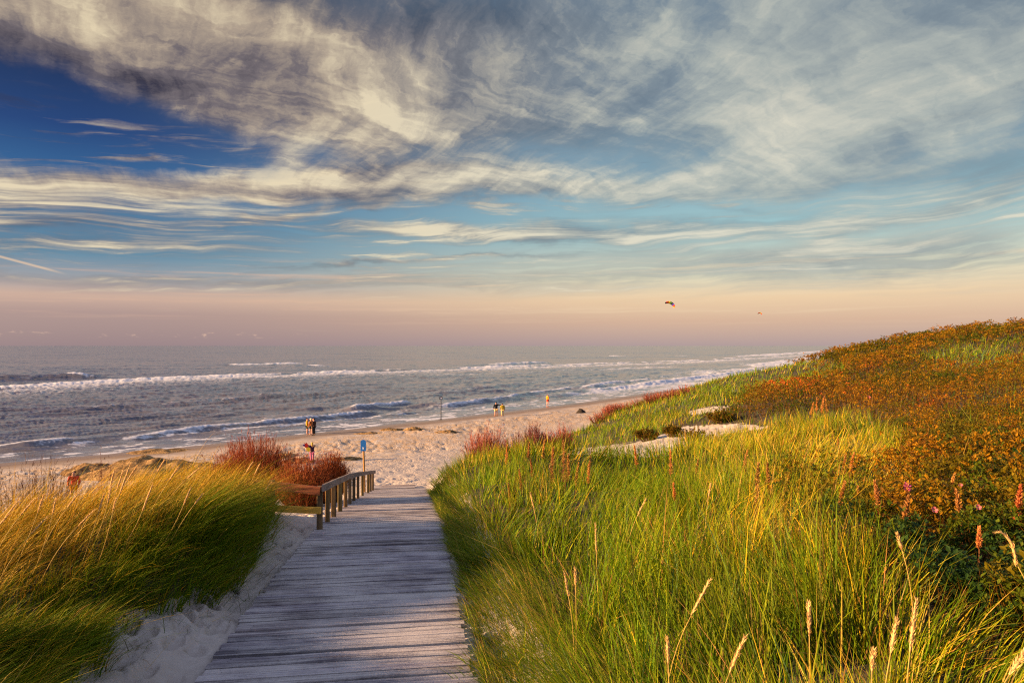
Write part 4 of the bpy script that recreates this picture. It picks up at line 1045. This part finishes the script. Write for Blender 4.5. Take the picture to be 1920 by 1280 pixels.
# ------------------------------------------------------------------ a few late rose blossoms
PETAL = plain_mat('rose_petal', (0.55, 0.13, 0.13), 0.6); HEART = plain_mat('rose_heart', (0.6, 0.4, 0.05), 0.7)
for (fx_, fy_, s_, lab) in [(1743, 940, 0.035, 'pink rose blossom low on the dark thicket'), (1824, 943, 0.03, 'small pink rose blossom beside a dock spike in the thicket'), (1627, 746, 0.09, 'red rose blossom alone on the amber scrub'), (1792, 895, 0.028, 'small pink rose blossom high in the thicket')]:
    gx_, gy_, gz_ = ground_at(fx_, fy_, 0.6)
    root = empty('rose_blossom', (gx_, gy_ - 0.06, gz_ + 0.6)); tag(root, lab, 'flower', 'rose blossoms in the thicket')
    b = MB()
    for j in range(5):
        a = j * 2 * math.pi / 5; M_ = Matrix.Rotation(a, 4, 'Z') @ Matrix.Rotation(-0.5, 4, 'Y')
        pts = [Vector((0.1, 0, 0)), Vector((0.5, 0.36, 0.05)), Vector((0.95, 0.30, 0.0)), Vector((1.0, 0, -0.03)), Vector((0.95, -0.30, 0.0)), Vector((0.5, -0.36, 0.05))]
        up = [M_ @ (p * s_) for p in pts]; dn = [M_ @ (p * s_ - Vector((0, 0, 0.03 * s_))) for p in pts]
        b.add(up + dn, [(0, 1, 2, 3, 4, 5), (11, 10, 9, 8, 7, 6)] + [(i, i + 6, (i + 1) % 6 + 6, (i + 1) % 6) for i in range(6)])
    p_ = b.build('petals', PETAL, root); p_.rotation_euler = (R(55), 0, 0)
    b = MB(); b.tube([(0, 0, 0), (0, 0, 0.15 * s_), (0, 0, 0.22 * s_)], [0.22 * s_, 0.2 * s_, 0.08 * s_], 8); p_ = b.build('heart', HEART, root, True); p_.rotation_euler = (R(55), 0, 0)

# ------------------------------------------------------------------ boardwalk
def wood_mat(name, dark, light, ang=0.0, sand=0.0, scale=(1.5, 30, 30), bumpd=0.004):
    m, k, out = new_mat(name)
    g = k.new('ShaderNodeTexCoord'); O = g.outputs['Object']
    mp = k.new('ShaderNodeMapping'); k.put(mp.inputs[0], O); mp.inputs['Rotation'].default_value = (0, 0, -ang)
    s0 = k.new('ShaderNodeMapping'); k.put(s0.inputs[0], mp.outputs[0]); s0.inputs['Scale'].default_value = scale
    gr = k.noise(s0.outputs[0], 1.0, 6.0, 0.65); pt = k.noise(O, 2.2, 5.0, 0.65)
    c = k.mix(k.smooth(gr * 0.7 + pt * 0.3, 0.33, 0.68), dark, light)
    at = k.attr('col')
    mm = k.new('ShaderNodeMix', data_type='RGBA', blend_type='MULTIPLY'); mm.inputs[0].default_value = 1.0
    k.put(mm.inputs[6], c); k.put(mm.inputs[7], at); c = E(k, mm.outputs[2])
    h = gr
    if sand:
        d1 = k.noise(O, 0.55, 4.0, 0.6); d2 = k.noise(s0.outputs[0], 0.8, 5.0, 0.7); d3 = k.noise(O, 35.0, 3.0, 0.7)
        f = k.smooth(d1 * 0.50 + d2 * 0.42 + d3 * 0.14, 0.46, 0.62)
        c = k.mix(f * sand, c, (0.47, 0.425, 0.405)); h = gr + f * 0.4
    b = principled(k, out, c, 0.9, 0.2); bump(k, b, h, 0.8, bumpd)
    return m
ANG = math.atan(0.1435)
BOARD = wood_mat('weathered_board', (0.085, 0.068, 0.080), (0.38, 0.345, 0.350), ANG, 0.9, (0.9, 34, 34), 0.008)
def planks(name, y0, y1, width, shift=0.0, lift=0.0, mat=BOARD):
    b = MB(); y = y0; pitch = 0.138
    dirx = Vector((math.cos(ANG), math.sin(ANG), 0)); cs = 1 / math.hypot(1, 0.1435)
    while y < y1:
        zc_ = float(path_z(y)) + lift; sl = (float(path_z(y + 0.1)) - float(path_z(y - 0.1))) / 0.2 * cs
        fw = Vector((-math.sin(ANG), math.cos(ANG), sl)).normalized(); up = dirx.cross(fw)
        yaw = random.gauss(0, 0.0025); roll = random.gauss(0, 0.003)
        M = Matrix((dirx, fw, up)).transposed() @ Matrix.Rotation(yaw, 3, 'Z') @ Matrix.Rotation(roll, 3, 'Y')
        w_ = width + random.gauss(0, 0.02); g = random.uniform(0.62, 1.25); tone = random.choice([(1, .97, 1.02), (1.04, 1, .97), (.98, .98, 1.04)])
        ctr = Vector((PC(y) + shift + random.gauss(0, 0.012), y, zc_ - 0.016 + random.gauss(0, 0.005)))
        # a board as a strip of cross-sections, slightly cupped and with broken edges
        n_ = 9; hw = random.uniform(0.053, 0.061); v = []
        e1 = [random.gauss(0, 0.0022) for _ in range(n_)]; e2 = [random.gauss(0, 0.0022) for _ in range(n_)]
        for i in range(n_):
            X = (i / (n_ - 1) - 0.5) * w_; sag = random.gauss(0, 0.0012)
            for (yy, zz) in ((-hw + e1[i], -0.016), (-hw + e1[i], 0.012), (-hw + 0.005 + e1[i], 0.016), (hw - 0.005 + e2[i], 0.016), (hw + e2[i], 0.012), (hw + e2[i], -0.016)):
                v.append(ctr + M @ Vector((X, yy, zz + sag)))
        f = [(i * 6 + j, i * 6 + (j + 1) % 6, i * 6 + 6 + (j + 1) % 6, i * 6 + 6 + j) for i in range(n_ - 1) for j in range(6)]
        f += [tuple(range(5, -1, -1)), tuple(range((n_ - 1) * 6, n_ * 6))]
        b.add(v, f, (g * tone[0], g * tone[1], g * tone[2]))
        if y < 16:      # nail heads
            for sx in (-0.86, -0.02, 0.86):
                for sy in (-0.5, 0.5):
                    c0 = ctr + M @ Vector((sx * w_ / 2 + random.gauss(0, 0.012), sy * hw, 0.0172))
                    b.add([c0 + M @ Vector((0.0055 * math.cos(a_), 0.0055 * math.sin(a_), 0)) for a_ in [k2 * math.pi / 3 for k2 in range(6)]], [tuple(range(6))], (0.16, 0.12, 0.10))
        y += pitch * cs
    o = b.build(name, mat)
    return o
o = planks('boardwalk', -2.0, 31.0, 2.40)
tag(o, 'grey weathered plank boardwalk dusted with sand, running down to the beach', 'boardwalk', kind='structure')
BOARD2 = wood_mat('sandy_board', (0.20, 0.15, 0.125), (0.40, 0.32, 0.27), ANG, 0.9, (1.2, 26, 26))
o = planks('lower_boardwalk', 31.6, 35.5, 2.1, shift=-0.35, lift=0.02, mat=BOARD2)
tag(o, 'short sandy lower plank section at the beach end of the boardwalk', 'boardwalk', kind='structure')
# long edge timber under the right board ends
EDGE = wood_mat('edge_timber', (0.10, 0.08, 0.085), (0.24, 0.20, 0.20), ANG + math.pi / 2, 0.5, (1.2, 26, 26))

# ------------------------------------------------------------------ handrail along the left edge
POST = wood_mat('post_wood', (0.085, 0.05, 0.025), (0.22, 0.145, 0.07), 0, 0, (22, 22, 2.2))
RAILM = wood_mat('rail_wood', (0.12, 0.085, 0.07), (0.27, 0.215, 0.19), 0, 0, (8, 1.5, 30))
REDW = wood_mat('red_rail_wood', (0.14, 0.045, 0.022), (0.26, 0.085, 0.04), 0, 0, (1.5, 20, 25))
SUNYELW = wood_mat('sunlit_yellow_rail_wood', (0.55, 0.29, 0.035), (0.78, 0.45, 0.08), 0, 0, (1.5, 20, 25))  # yellow wood, its colour raised to stand in for direct sun
rail = empty('handrail', (at_depth(600, 13.1), 13.1, gz(at_depth(600, 13.1), 13.1)))
tag(rail, 'wooden handrail on short posts along the left side of the boardwalk', 'railing')
ro = Vector(rail.location)
PX = [(600, 13.1), (614.6, 14.1), (626, 15.1), (638, 16.3), (648.6, 17.7), (656.5, 19.0), (664, 20.6), (671.5, 22.3), (680, 24.2), (690.5, 26.6), (695, 28.2), (699.5, 29.7)]
tops = []
for i_, (p_, Y_) in enumerate(PX):
    x_ = at_depth(p_, Y_); zp = float(path_z(Y_)); zt = zp + 0.80
    g_ = gz(x_, Y_) - 0.35
    b = MB(); w_ = 0.105 if i_ == 0 else random.uniform(0.085, 0.10)
    tone = random.choice([(1, 1, 1), (1.15, 1.05, .8), (.8, .8, .78), (1.0, 1.1, .85)])
    M = Matrix.Rotation(random.gauss(0, 0.012), 3, 'X') @ Matrix.Rotation(ANG + random.gauss(0, 0.05), 3, 'Z')
    b.box(Vector((x_, Y_, (g_ + zt) / 2)) - ro, (w_, w_, zt - g_ - (0.0 if i_ == 0 else 0.02)), M, tone, bev=0.012)
    b.build('post', POST, rail)
    tops.append(Vector((x_, Y_, zt)))
# top rail: boards butted end to end on the path side of the posts
side = Vector((math.cos(ANG), math.sin(ANG), 0))
def beam(a, c, hgt, th, mat, name, tone=(1, 1, 1), par=rail):
    a = Vector(a) - ro; c = Vector(c) - ro; d = (c - a); L = d.length; d.normalize()
    up = Vector((0, 0, 1)); s_ = d.cross(up).normalized(); up = s_.cross(d)
    M = Matrix((s_, d, up)).transposed()
    b = MB(); n_ = 7
    v = []
    for i in range(n_):
        t = i / (n_ - 1) - 0.5; w_ = random.gauss(0, 0.003)
        for (q1, q2) in ((-1, -1), (1, -1), (1, .88), (.84, 1), (-.84, 1), (-1, .88)):
            v.append((a + c) / 2 + M @ Vector((q1 * th / 2, t * L, q2 * hgt / 2 + w_)))
    f = [(i * 6 + j, i * 6 + 6 + j, i * 6 + 6 + (j + 1) % 6, i * 6 + (j + 1) % 6) for i in range(n_ - 1) for j in range(6)] + [tuple(range(6)), tuple(range(n_ * 6 - 1, n_ * 6 - 7, -1))]
    b.add(v, f, tone); b.build(name, mat, par)
off = side * 0.078 + Vector((0, 0, -0.03))
cuts = [0, 4, 8, 11]
for i_, (q1, q2) in enumerate(zip(cuts[:-1], cuts[1:])):
    a = tops[q1] + off; c = tops[q2] + off; e = (c - a).normalized()
    beam(a - e * (0.12 if i_ == 0 else -0.004), c + e * (0.22 if q2 == 11 else -0.004), 0.135, 0.05, RAILM, 'top_rail', random.choice([(1, 1, 1), (.93, .93, .95)]))
# cross leg at the corner
cx = tops[0]
for k_ in (1, 2):
    xx = cx.x - 0.95 * k_; yy = 13.1 + 0.10 * k_; g_ = gz(xx, yy) - 0.35; zt = cx.z + 0.10 * k_
    b = MB(); b.box(Vector((xx, yy, (g_ + zt) / 2)) - ro, (0.095, 0.095, zt - g_), Matrix.Identity(3), (0.9, 0.8, 0.8), bev=0.012); b.build('post', POST, rail)
beam((cx.x + 0.03, 13.02, cx.z - 0.075), (cx.x - 2.05, 13.20, cx.z + 0.11), 0.155, 0.045, REDW, 'cross_rail')
tops_l = cx.z - 0.44
beam((cx.x + 0.05, 12.995, tops_l), (cx.x - 2.05, 13.16, tops_l + 0.06), 0.125, 0.045, SUNYELW, 'lower_rail')

# ------------------------------------------------------------------ blue sign post at the path end
BLUE = plain_mat('blue_enamel', (0.012, 0.145, 0.46), 0.35, 0.08, 3, 0.5); WHITE = plain_mat('white_paint', (0.75, 0.77, 0.80), 0.5, 0.05)
POLE = wood_mat('sign_pole_wood', (0.20, 0.10, 0.03), (0.40, 0.22, 0.07), 0, 0, (22, 22, 2.2))
Y_ = 27.5; x_ = at_depth(684.5, Y_); g_ = gz(x_, Y_)
sg = empty('sign_post', (x_, Y_, g_)); tag(sg, 'slim wooden post with a round topped blue plate, behind the far end of the handrail', 'sign')
ztop = H + (HY - 823) / F * Y_ - g_; zbot = H + (HY - 844.5) / F * Y_ - g_
lx = (682 - 684.5) / F * Y_
b = MB(); b.tube([(0, 0, -0.3), (lx * 0.5, 0, zbot * 0.5), (lx, 0, zbot), (lx, 0, zbot + 0.12)], [0.042, 0.04, 0.038, 0.036], 10); b.build('pole', POLE, sg, True)
hw = 5.6 / F * Y_; zc2 = ztop - hw
hw *= 0.92
prof = [(-hw * 0.96, zbot), (hw * 0.96, zbot), (hw, zbot + 0.03), (hw, zc2)] + [(hw * math.cos(a), zc2 + hw * math.sin(a)) for a in [math.pi * i / 14 for i in range(1, 14)]] + [(-hw, zc2), (-hw, zbot + 0.03)]
b = MB(); k_ = len(prof)
b.add([(lx + p, -0.065, q) for p, q in prof] + [(lx + p, -0.042, q) for p, q in prof], [tuple(range(k_)), tuple(range(2 * k_ - 1, k_ - 1, -1))] + [(i, i + k_, (i + 1) % k_ + k_, (i + 1) % k_) for i in range(k_)])
plate = b.build('plate', BLUE, sg)
b = MB(); ez = zbot + 0.115
shape = [(p * 0.7, q * 0.7) for p, q in [(-0.035, -0.06), (0.01, -0.055), (0.05, -0.04), (0.045, 0.0), (0.02, 0.015), (0.01, 0.05), (-0.02, 0.075), (-0.045, 0.05), (-0.03, 0.02), (-0.05, -0.01)]]
k_ = len(shape)
b.add([(lx + p, -0.070, ez + q) for p, q in shape] + [(lx + p, -0.0652, ez + q) for p, q in shape], [tuple(range(k_)), tuple(range(2 * k_ - 1, k_ - 1, -1))] + [(i, i + k_, (i + 1) % k_ + k_, (i + 1) % k_) for i in range(k_)])
b.build('emblem', WHITE, plate)

# ------------------------------------------------------------------ marker post by the water
DARK = plain_mat('dark_steel', (0.03, 0.028, 0.04), 0.6); KELP = plain_mat('dark_weed', (0.03, 0.022, 0.016), 0.9, 0.4)
x_, Y_, g_ = ground_at(827, 786)
mk = empty('beach_marker', (x_, Y_, g_)); tag(mk, 'thin tall post with a small square framed white sign at the waterline', 'sign')
zt = H + (HY - 743) / F * Y_ - g_
b = MB(); b.tube([(0, 0, -0.3), (0, 0, zt * 0.5), (0, 0, zt - 0.05)], [0.055, 0.05, 0.045], 8); b.build('pole', DARK, mk, True)
hs = 2.9 / F * Y_; zc3 = zt - hs
b = MB()
for (cx_, cz_, w_, h_) in ((0, hs - 0.045, 2 * hs, 0.09), (0, -hs + 0.045, 2 * hs, 0.09), (-hs + 0.045, 0, 0.09, 2 * hs - 0.18), (hs - 0.045, 0, 0.09, 2 * hs - 0.18)):
    b.box((cx_, -0.10, zc3 + cz_), (w_, 0.07, h_))
fr = b.build('frame', DARK, mk)
b = MB(); b.box((0, -0.10, zc3), (2 * hs - 0.182, 0.03, 2 * hs - 0.182)); b.build('panel', WHITE, fr)
def lump(name, x, y, rx, ry, h, mat, seed, nu=40, nv=28, rough=0.5):
    """an uneven heap lying on the ground"""
    uu, vv = np.meshgrid(np.linspace(-1, 1, nu), np.linspace(-1, 1, nv))
    r = np.hypot(uu, vv); pr = np.clip(1 - r ** 2, 0, 1) ** 0.8
    f_ = fbm(uu * 2.2 + seed, vv * 2.2 * ry / rx + seed, 4, seed); f2 = fbm(uu * 6 + seed, vv * 6, 3, seed + 3)
    X = x + uu * rx; Yv = y + vv * ry
    z = land(X.ravel(), Yv.ravel()).reshape(X.shape) - 0.06 + h * pr * np.clip((1 - rough) + rough * 2.4 * (f_ - 0.25), 0.05, 2) + h * 0.25 * (f2 - 0.5) * (pr > 0.05)
    return mesh_np(name, np.c_[X.ravel() - x, Yv.ravel() - y, z.ravel()], [grid_faces(nv, nu)], mat, True)
o = lump('seaweed', x_, Y_, 0.55, 0.9, 0.12, KELP, 4, 14, 12); o.location = (x_, Y_, 0); tag(o, 'flat dark patch of weed at the foot of the thin marker post', 'seaweed')
GOLD = new_mat('coarse_sand')
def _():
    m, k, out = GOLD; g = k.new('ShaderNodeNewGeometry'); P = g.outputs['Position']
    n1 = k.noise(P, 1.3, 5.0, 0.65); n2 = k.noise(P, 6.0, 5.0, 0.6)
    c = k.ramp(n1 * 0.6 + n2 * 0.4, [(0.40, (0.05, 0.030, 0.014)), (0.52, (0.24, 0.14, 0.055)), (0.66, (0.50, 0.32, 0.14))])
    b = principled(k, out, c, 0.95, 0.1); bump(k, b, n2, 0.7, 0.08)
_(); GOLD = GOLD[0]
for (p1, p2, hw_, hh_, n_) in [(275, 884, 120, 0.95, 7), (180, 884, 60, 0.7, 8), (370, 882, 70, 0.8, 9), (560, 866, 34, 0.38, 10), (648, 861, 34, 0.36, 11), (530, 855, 30, 0.3, 12), (736, 806, 26, 0.35, 13), (775, 806, 22, 0.35, 14), (838, 811, 26, 0.28, 15), (300, 846, 60, 0.3, 16), (690, 812, 30, .22, 17)]:
    gx_, gy_, _z = ground_at(p1, p2); rx = hw_ / F * gy_
    o = lump('sand_mound', gx_, gy_, rx, max(rx * 0.8, 1.2), hh_, GOLD, n_); o.location = (gx_, gy_, 0); tag(o, kind='structure')
gx_, gy_, _z = ground_at(1089, 774)
o = lump('beach_bag', gx_, gy_, 0.75, 0.45, 0.62, KELP, 22, 16, 12, 0.25); o.location = (gx_, gy_, 0); tag(o, 'small dark heap lying alone on the beach below the thin red bushes', 'bag')

# ------------------------------------------------------------------ people
SKIN = plain_mat('skin', (0.55, 0.28, 0.17), 0.6)
def cloth(name, c): return plain_mat(name, c, 0.85, 0.2, 9, 0.15)
def skin_obj(name, V, Ed, Rd, mat, parent, root=0, sub=1):
    me = bpy.data.meshes.new(name); me.from_pydata([tuple(v) for v in V], Ed, []); me.materials.append(mat)
    ob = bpy.data.objects.new(name, me); COL.objects.link(ob); ob.parent = parent
    ob.modifiers.new('skin', 'SKIN'); ob.modifiers['skin'].use_smooth_shade = True
    if not me.skin_vertices: me.skin_vertices.new() if hasattr(me.skin_vertices, 'new') else None
    for i, d in enumerate(me.skin_vertices[0].data):
        r = Rd[i]; d.radius = r if isinstance(r, tuple) else (r, r); d.use_root = i == root
    sb = ob.modifiers.new('sub', 'SUBSURF'); sb.levels = sub; sb.render_levels = sub
    return ob
def person(px, py, hpx, rz, hair, upper, lower, style, label, group=None, arms=(None, None), shoes=None, stride=0.0, depth=None, jacket_len=0.0, hair_long=False, hat=None):
    if depth: x, y = at_depth(px, depth), depth; z = gz(x, y)
    else: x, y, z = ground_at(px, py)
    hgt = hpx / F * y; k = hgt / 1.75
    root = empty('person', (x, y, z), rz); root.scale = (1.18 * k, 1.18 * k, k); tag(root, label, 'person', group)
    V = [(0, 0, 0.95), (0, 0, 1.12), (0, -0.01, 1.30), (0, 0, 1.44), (0, 0.01, 1.53), (0, 0.03, 1.60), (0, 0.025, 1.67), (0, 0.01, 1.735), (0, 0.135, 1.605)]
    Ed = [(0, 1), (1, 2), (2, 3), (3, 4), (4, 5), (5, 6), (6, 7), (5, 8)]
    Rd = [(0.15, 0.11), (0.13, 0.095), (0.16, 0.11), (0.10, 0.08), 0.055, (0.075, 0.09), (0.08, 0.098), (0.05, 0.06), 0.016]
    JV = [(0, 0, 0.90 - jacket_len), (0, 0, 1.0), (0, 0, 1.14), (0, -0.01, 1.30), (0, 0, 1.43), (0, 0, 1.49)]; JE = [(0, 1), (1, 2), (2, 3), (3, 4), (4, 5)]
    JR = [(0.18, 0.14), (0.175, 0.135), (0.165, 0.125), (0.185, 0.135), (0.15, 0.105), (0.075, 0.075)]
    for s, arm in ((-1, arms[0]), (1, arms[1])):
        el_, wr = arm or ((s * 0.25, -0.02, 1.14), (s * 0.24, 0.06, 0.90))
        sh = (s * 0.185, 0, 1.42); i = len(V)
        el_, wr = Vector(el_), Vector(wr); d = (wr - el_).normalized(); pal = wr + d * 0.07
        V += [sh, tuple(el_), tuple(wr), tuple(pal)]; Ed += [(3, i), (i, i + 1), (i + 1, i + 2), (i + 2, i + 3)]
        Rd += [0.062, 0.045, 0.031, (0.038, 0.022)]
        sdv = d.cross(Vector((0, 1, 0.3))).normalized(); bk = d.cross(sdv).normalized()
        for f_ in range(4):
            q = len(V); o = (f_ - 1.5) * 0.021; L = (0.066, 0.078, 0.073, 0.058)[f_]
            p0 = pal + d * 0.022 + sdv * o; p1 = p0 + d * L * 0.55 + bk * 0.006; p2 = p1 + d * L * 0.45 + bk * 0.020
            V += [tuple(p0), tuple(p1), tuple(p2)]; Ed += [(i + 3, q), (q, q + 1), (q + 1, q + 2)]; Rd += [0.0095, 0.009, 0.008]
        q = len(V); p0 = pal - sdv * 0.042 - d * 0.03; p1 = p0 - sdv * 0.014 + d * 0.035; V += [tuple(p0), tuple(p1)]; Ed += [(i + 3, q), (q, q + 1)]; Rd += [0.011, 0.009]
        j = len(JV); JV += [sh, tuple(el_), tuple(el_ + (wr - el_) * 0.92)]; JE += [(4, j), (j, j + 1), (j + 1, j + 2)]; JR += [0.085, 0.066, 0.050]
    LV = [(0, 0, 0.98)]; LE = []; LR = [(0.165, 0.125)]; feet = []
    for s in (-1, 1):
        i = len(V); st = stride * s
        hip, kn, an, toe = (s * 0.09, 0, 0.88), (s * 0.10, 0.02 + st * 0.5, 0.50), (s * 0.105, st - 0.02, 0.085), (s * 0.13, st + 0.15, 0.03)
        V += [hip, kn, an, toe]; Ed += [(0, i), (i, i + 1), (i + 1, i + 2), (i + 2, i + 3)]; Rd += [0.092, 0.060, 0.042, (0.042, 0.03)]
        j = len(LV)
        if style == 'shorts':
            LV += [hip, (s * 0.10, 0.012 + st * 0.35, 0.58)]; LE += [(0, j), (j, j + 1)]; LR += [0.115, 0.098]
        else:
            LV += [hip, kn, (an[0], an[1], 0.11)]; LE += [(0, j), (j, j + 1), (j + 1, j + 2)]; LR += [0.108, 0.078, 0.062]
        feet.append((an, toe))
    skin_obj('body', V, Ed, Rd, SKIN, root)
    skin_obj('jacket', JV, JE, JR, upper, root)
    skin_obj('shorts' if style == 'shorts' else 'trousers', LV, LE, LR, lower, root)
    if shoes:
        for an, toe in feet:
            a = Vector(an); t = Vector(toe); skin_obj('shoe', [(a.x, a.y, 0.16), (a.x, a.y - 0.02, 0.055), (t.x, t.y + 0.03, 0.045)], [(0, 1), (1, 2)], [0.058, 0.055, 0.045], shoes, root)
    HV = [(0, 0.0, 1.755), (0, -0.045, 1.70), (0, -0.065, 1.62)]; HR = [(0.085, 0.098), (0.104, 0.088), (0.085, 0.060)]
    if hair_long: HV += [(0, -0.085, 1.50), (0, -0.09, 1.40)]; HR += [(0.075, 0.04), (0.05, 0.025)]
    skin_obj('hair', HV, [(i, i + 1) for i in range(len(HV) - 1)], HR, hair, root)
    if hat:
        b = MB(); b.tube([(0, 0.01, 1.68), (0, 0.01, 1.70), (0, 0.01, 1.705), (0, 0, 1.78), (0, 0, 1.80)], [0.16, 0.158, 0.112, 0.10, 0.04], 14); b.build('hat', hat, root, True)
    return root
C_ = {k_: cloth(k_, v) for k_, v in dict(mustard=(0.50, 0.30, 0.02), dark_green=(0.03, 0.045, 0.02), cognac=(0.34, 0.10, 0.02), dark_brown=(0.045, 0.02, 0.014), black_cloth=(0.012, 0.012, 0.016), aubergine=(0.04, 0.012, 0.035),
         pink_cloth=(0.50, 0.13, 0.26), red_cloth=(0.50, 0.05, 0.015), orange_cloth=(0.70, 0.24, 0.01), cream=(0.62, 0.46, 0.20), olive_yellow=(0.34, 0.24, 0.012), boot_orange=(0.45, 0.16, 0.04), straw_hat=(0.72, 0.56, 0.38)).items()}
BLACKH = cloth('black_hair', (0.018, 0.010, 0.008)); BROWNH = cloth('brown_hair', (0.05, 0.018, 0.008)); BLOND = cloth('blond_hair', (0.60, 0.33, 0.06))
G3 = 'three walkers at the waterline'
person(576.3, 813.5, 30, R(-80), BROWNH, C_['mustard'], C_['dark_green'], 'shorts', 'person in mustard jacket and dark green shorts, leftmost of the close group of three', G3)
person(583.8, 813.8, 29, R(60), BLOND, C_['cognac'], C_['dark_green'], 'shorts', 'person with pale hat, brown orange jacket and shorts, middle of the close group', G3, hat=C_['straw_hat'])
person(588.9, 815.5, 31, R(75), BLACKH, C_['dark_brown'], C_['black_cloth'], 'trousers', 'person all in dark clothes with long trousers, at the right of the close group', G3, shoes=C_['black_cloth'], jacket_len=0.08)
girl = person(585.5, 866, 36, R(25), BLOND, C_['aubergine'], C_['pink_cloth'], 'trousers', 'blond person in dark top and pink trousers holding up a toy kite', None,
              arms=((( -0.42, 0.10, 1.36), (-0.50, 0.22, 1.58)), ((-0.02, 0.26, 1.26), (-0.30, 0.34, 1.50))), stride=0.16, hair_long=True)
_Y = next((q_ for q_ in np.arange(22, 48, 0.25) if gz(at_depth(139.5, q_), q_) + 1.62 >= H + (HY - 884) / F * q_), 35.0)
person(139.5, 0, 1.62 * F / _Y, R(200), BLACKH, C_['red_cloth'], C_['orange_cloth'], 'shorts', 'dark haired person in red top half hidden behind the grass of the left hummock', None, depth=float(_Y))

G2 = 'couple on the wet sand'
person(930.2, 780, 26.5, R(5), BLACKH, C_['black_cloth'], C_['cream'], 'shorts', 'person in black jacket and pale shorts pointing an arm towards a companion', G2, arms=(None, ((0.40, 0.12, 1.34), (0.58, 0.25, 1.42))), shoes=C_['boot_orange'])
person(942.2, 780, 23.5, R(8), BLACKH, C_['olive_yellow'], C_['cream'], 'trousers', 'person in olive yellow jacket and cream trousers beside the pointing one', G2, shoes=C_['boot_orange'], jacket_len=0.05)
person(1026.6, 759.5, 20.5, R(-60), BROWNH, C_['orange_cloth'], C_['red_cloth'], 'shorts', 'lone person in orange top and red shorts at the edge of the water', None, stride=0.06)
# the toy kite the girl holds
def colour_mat(name, c): return plain_mat(name, c, 0.5, 0.06, 4, 0.3)
KC = {k_: colour_mat('kite_' + k_, v) for k_, v in dict(red=(0.62, 0.03, 0.015), orange=(0.80, 0.25, 0.01), yellow=(0.80, 0.55, 0.02), green=(0.02, 0.22, 0.03), blue=(0.02, 0.03, 0.36), black=(0.015, 0.01, 0.01), violet=(0.08, 0.015, 0.16)).items()}
gy_ = girl.location.y
kt = empty('toy_kite', ((577.0 - 960) / F * gy_, gy_ - 0.35, H + (HY - 833) / F * gy_)); tag(kt, 'small red, yellow and blue toy kite held up by the blond person', 'kite')
def sheet(name, pts, th, mat, par):
    b = MB(); k_ = len(pts); b.add([(p, -th / 2 + 0.04 * math.sin(3 * p), q) for p, q in pts] + [(p, th / 2 + 0.04 * math.sin(3 * p), q) for p, q in pts],
       [tuple(range(k_)), tuple(range(2 * k_ - 1, k_ - 1, -1))] + [(i, i + k_, (i + 1) % k_ + k_, (i + 1) % k_) for i in range(k_)]); return b.build(name, mat, par)
sheet('red_panel', [(-0.10, -0.16), (0.10, -0.20), (0.14, 0.05), (0.04, 0.20), (-0.08, 0.14)], 0.04, KC['red'], kt)
sheet('yellow_panel', [(0.02, -0.42), (0.24, -0.50), (0.32, -0.26), (0.18, -0.14), (0.0, -0.19)], 0.04, KC['yellow'], kt)
sheet('blue_panel', [(-0.30, -0.02), (-0.105, -0.10), (-0.09, 0.12), (-0.2, 0.06)], 0.04, KC['violet'], kt)

# ------------------------------------------------------------------ kites in the sky
def foil(px, py, Y, span, arcdeg, tilt, chord, cells, label):
    root = empty('power_kite', at := ((px - 960) / F * Y, Y, H + (HY - py) / F * Y)); tag(root, label, 'kite', 'kites over the beach')
    root.rotation_euler = (0, R(tilt), 0)
    rad = span / R(arcdeg); per = 4; n_ = len(cells)
    def ring(t):
        a = (t - 0.5) * R(arcdeg); ch = chord * (1 - 0.62 * (2 * t - 1) ** 4)
        cx_, cz_ = rad * math.sin(a), rad * math.cos(a) - rad; ou = Vector((math.sin(a), 0, math.cos(a)))
        pr = [(-0.5, 0.0), (-0.42, 0.10), (-0.15, 0.15), (0.2, 0.09), (0.5, 0.0), (0.2, -0.03), (-0.2, -0.05), (-0.45, -0.05)]
        # the wing flies tipped towards the beach, its chord seen from below
        return [Vector((cx_, 0, cz_)) + Vector((0, 1, 0)) * (u_ * ch * 0.35) + ou * (w_ * ch + u_ * -0.55 * ch) for u_, w_ in pr]
    for ci, cn in enumerate(cells):
        b = MB(); v = []
        for i in range(per + 1): v += ring((ci + i / per) / n_)
        f = [(i * 8 + j, i * 8 + (j + 1) % 8, i * 8 + 8 + (j + 1) % 8, i * 8 + 8 + j) for i in range(per) for j in range(8)] + [tuple(range(7, -1, -1)), tuple(range(per * 8, per * 8 + 8))]
        b.add(v, f); b.build('cell_' + cn, KC[cn], root, True)
    return root
foil(1258, 568, 300, 5.3, 115, 26, 1.75, ['black', 'red', 'orange', 'yellow', 'green', 'black', 'blue', 'red', 'orange'], 'larger rainbow striped power kite high above the sea')
foil(1425, 586.5, 600, 4.6, 150, 8, 1.5, ['black', 'red', 'orange', 'yellow', 'orange', 'red'], 'smaller orange and dark kite far off, right of the rainbow kite')
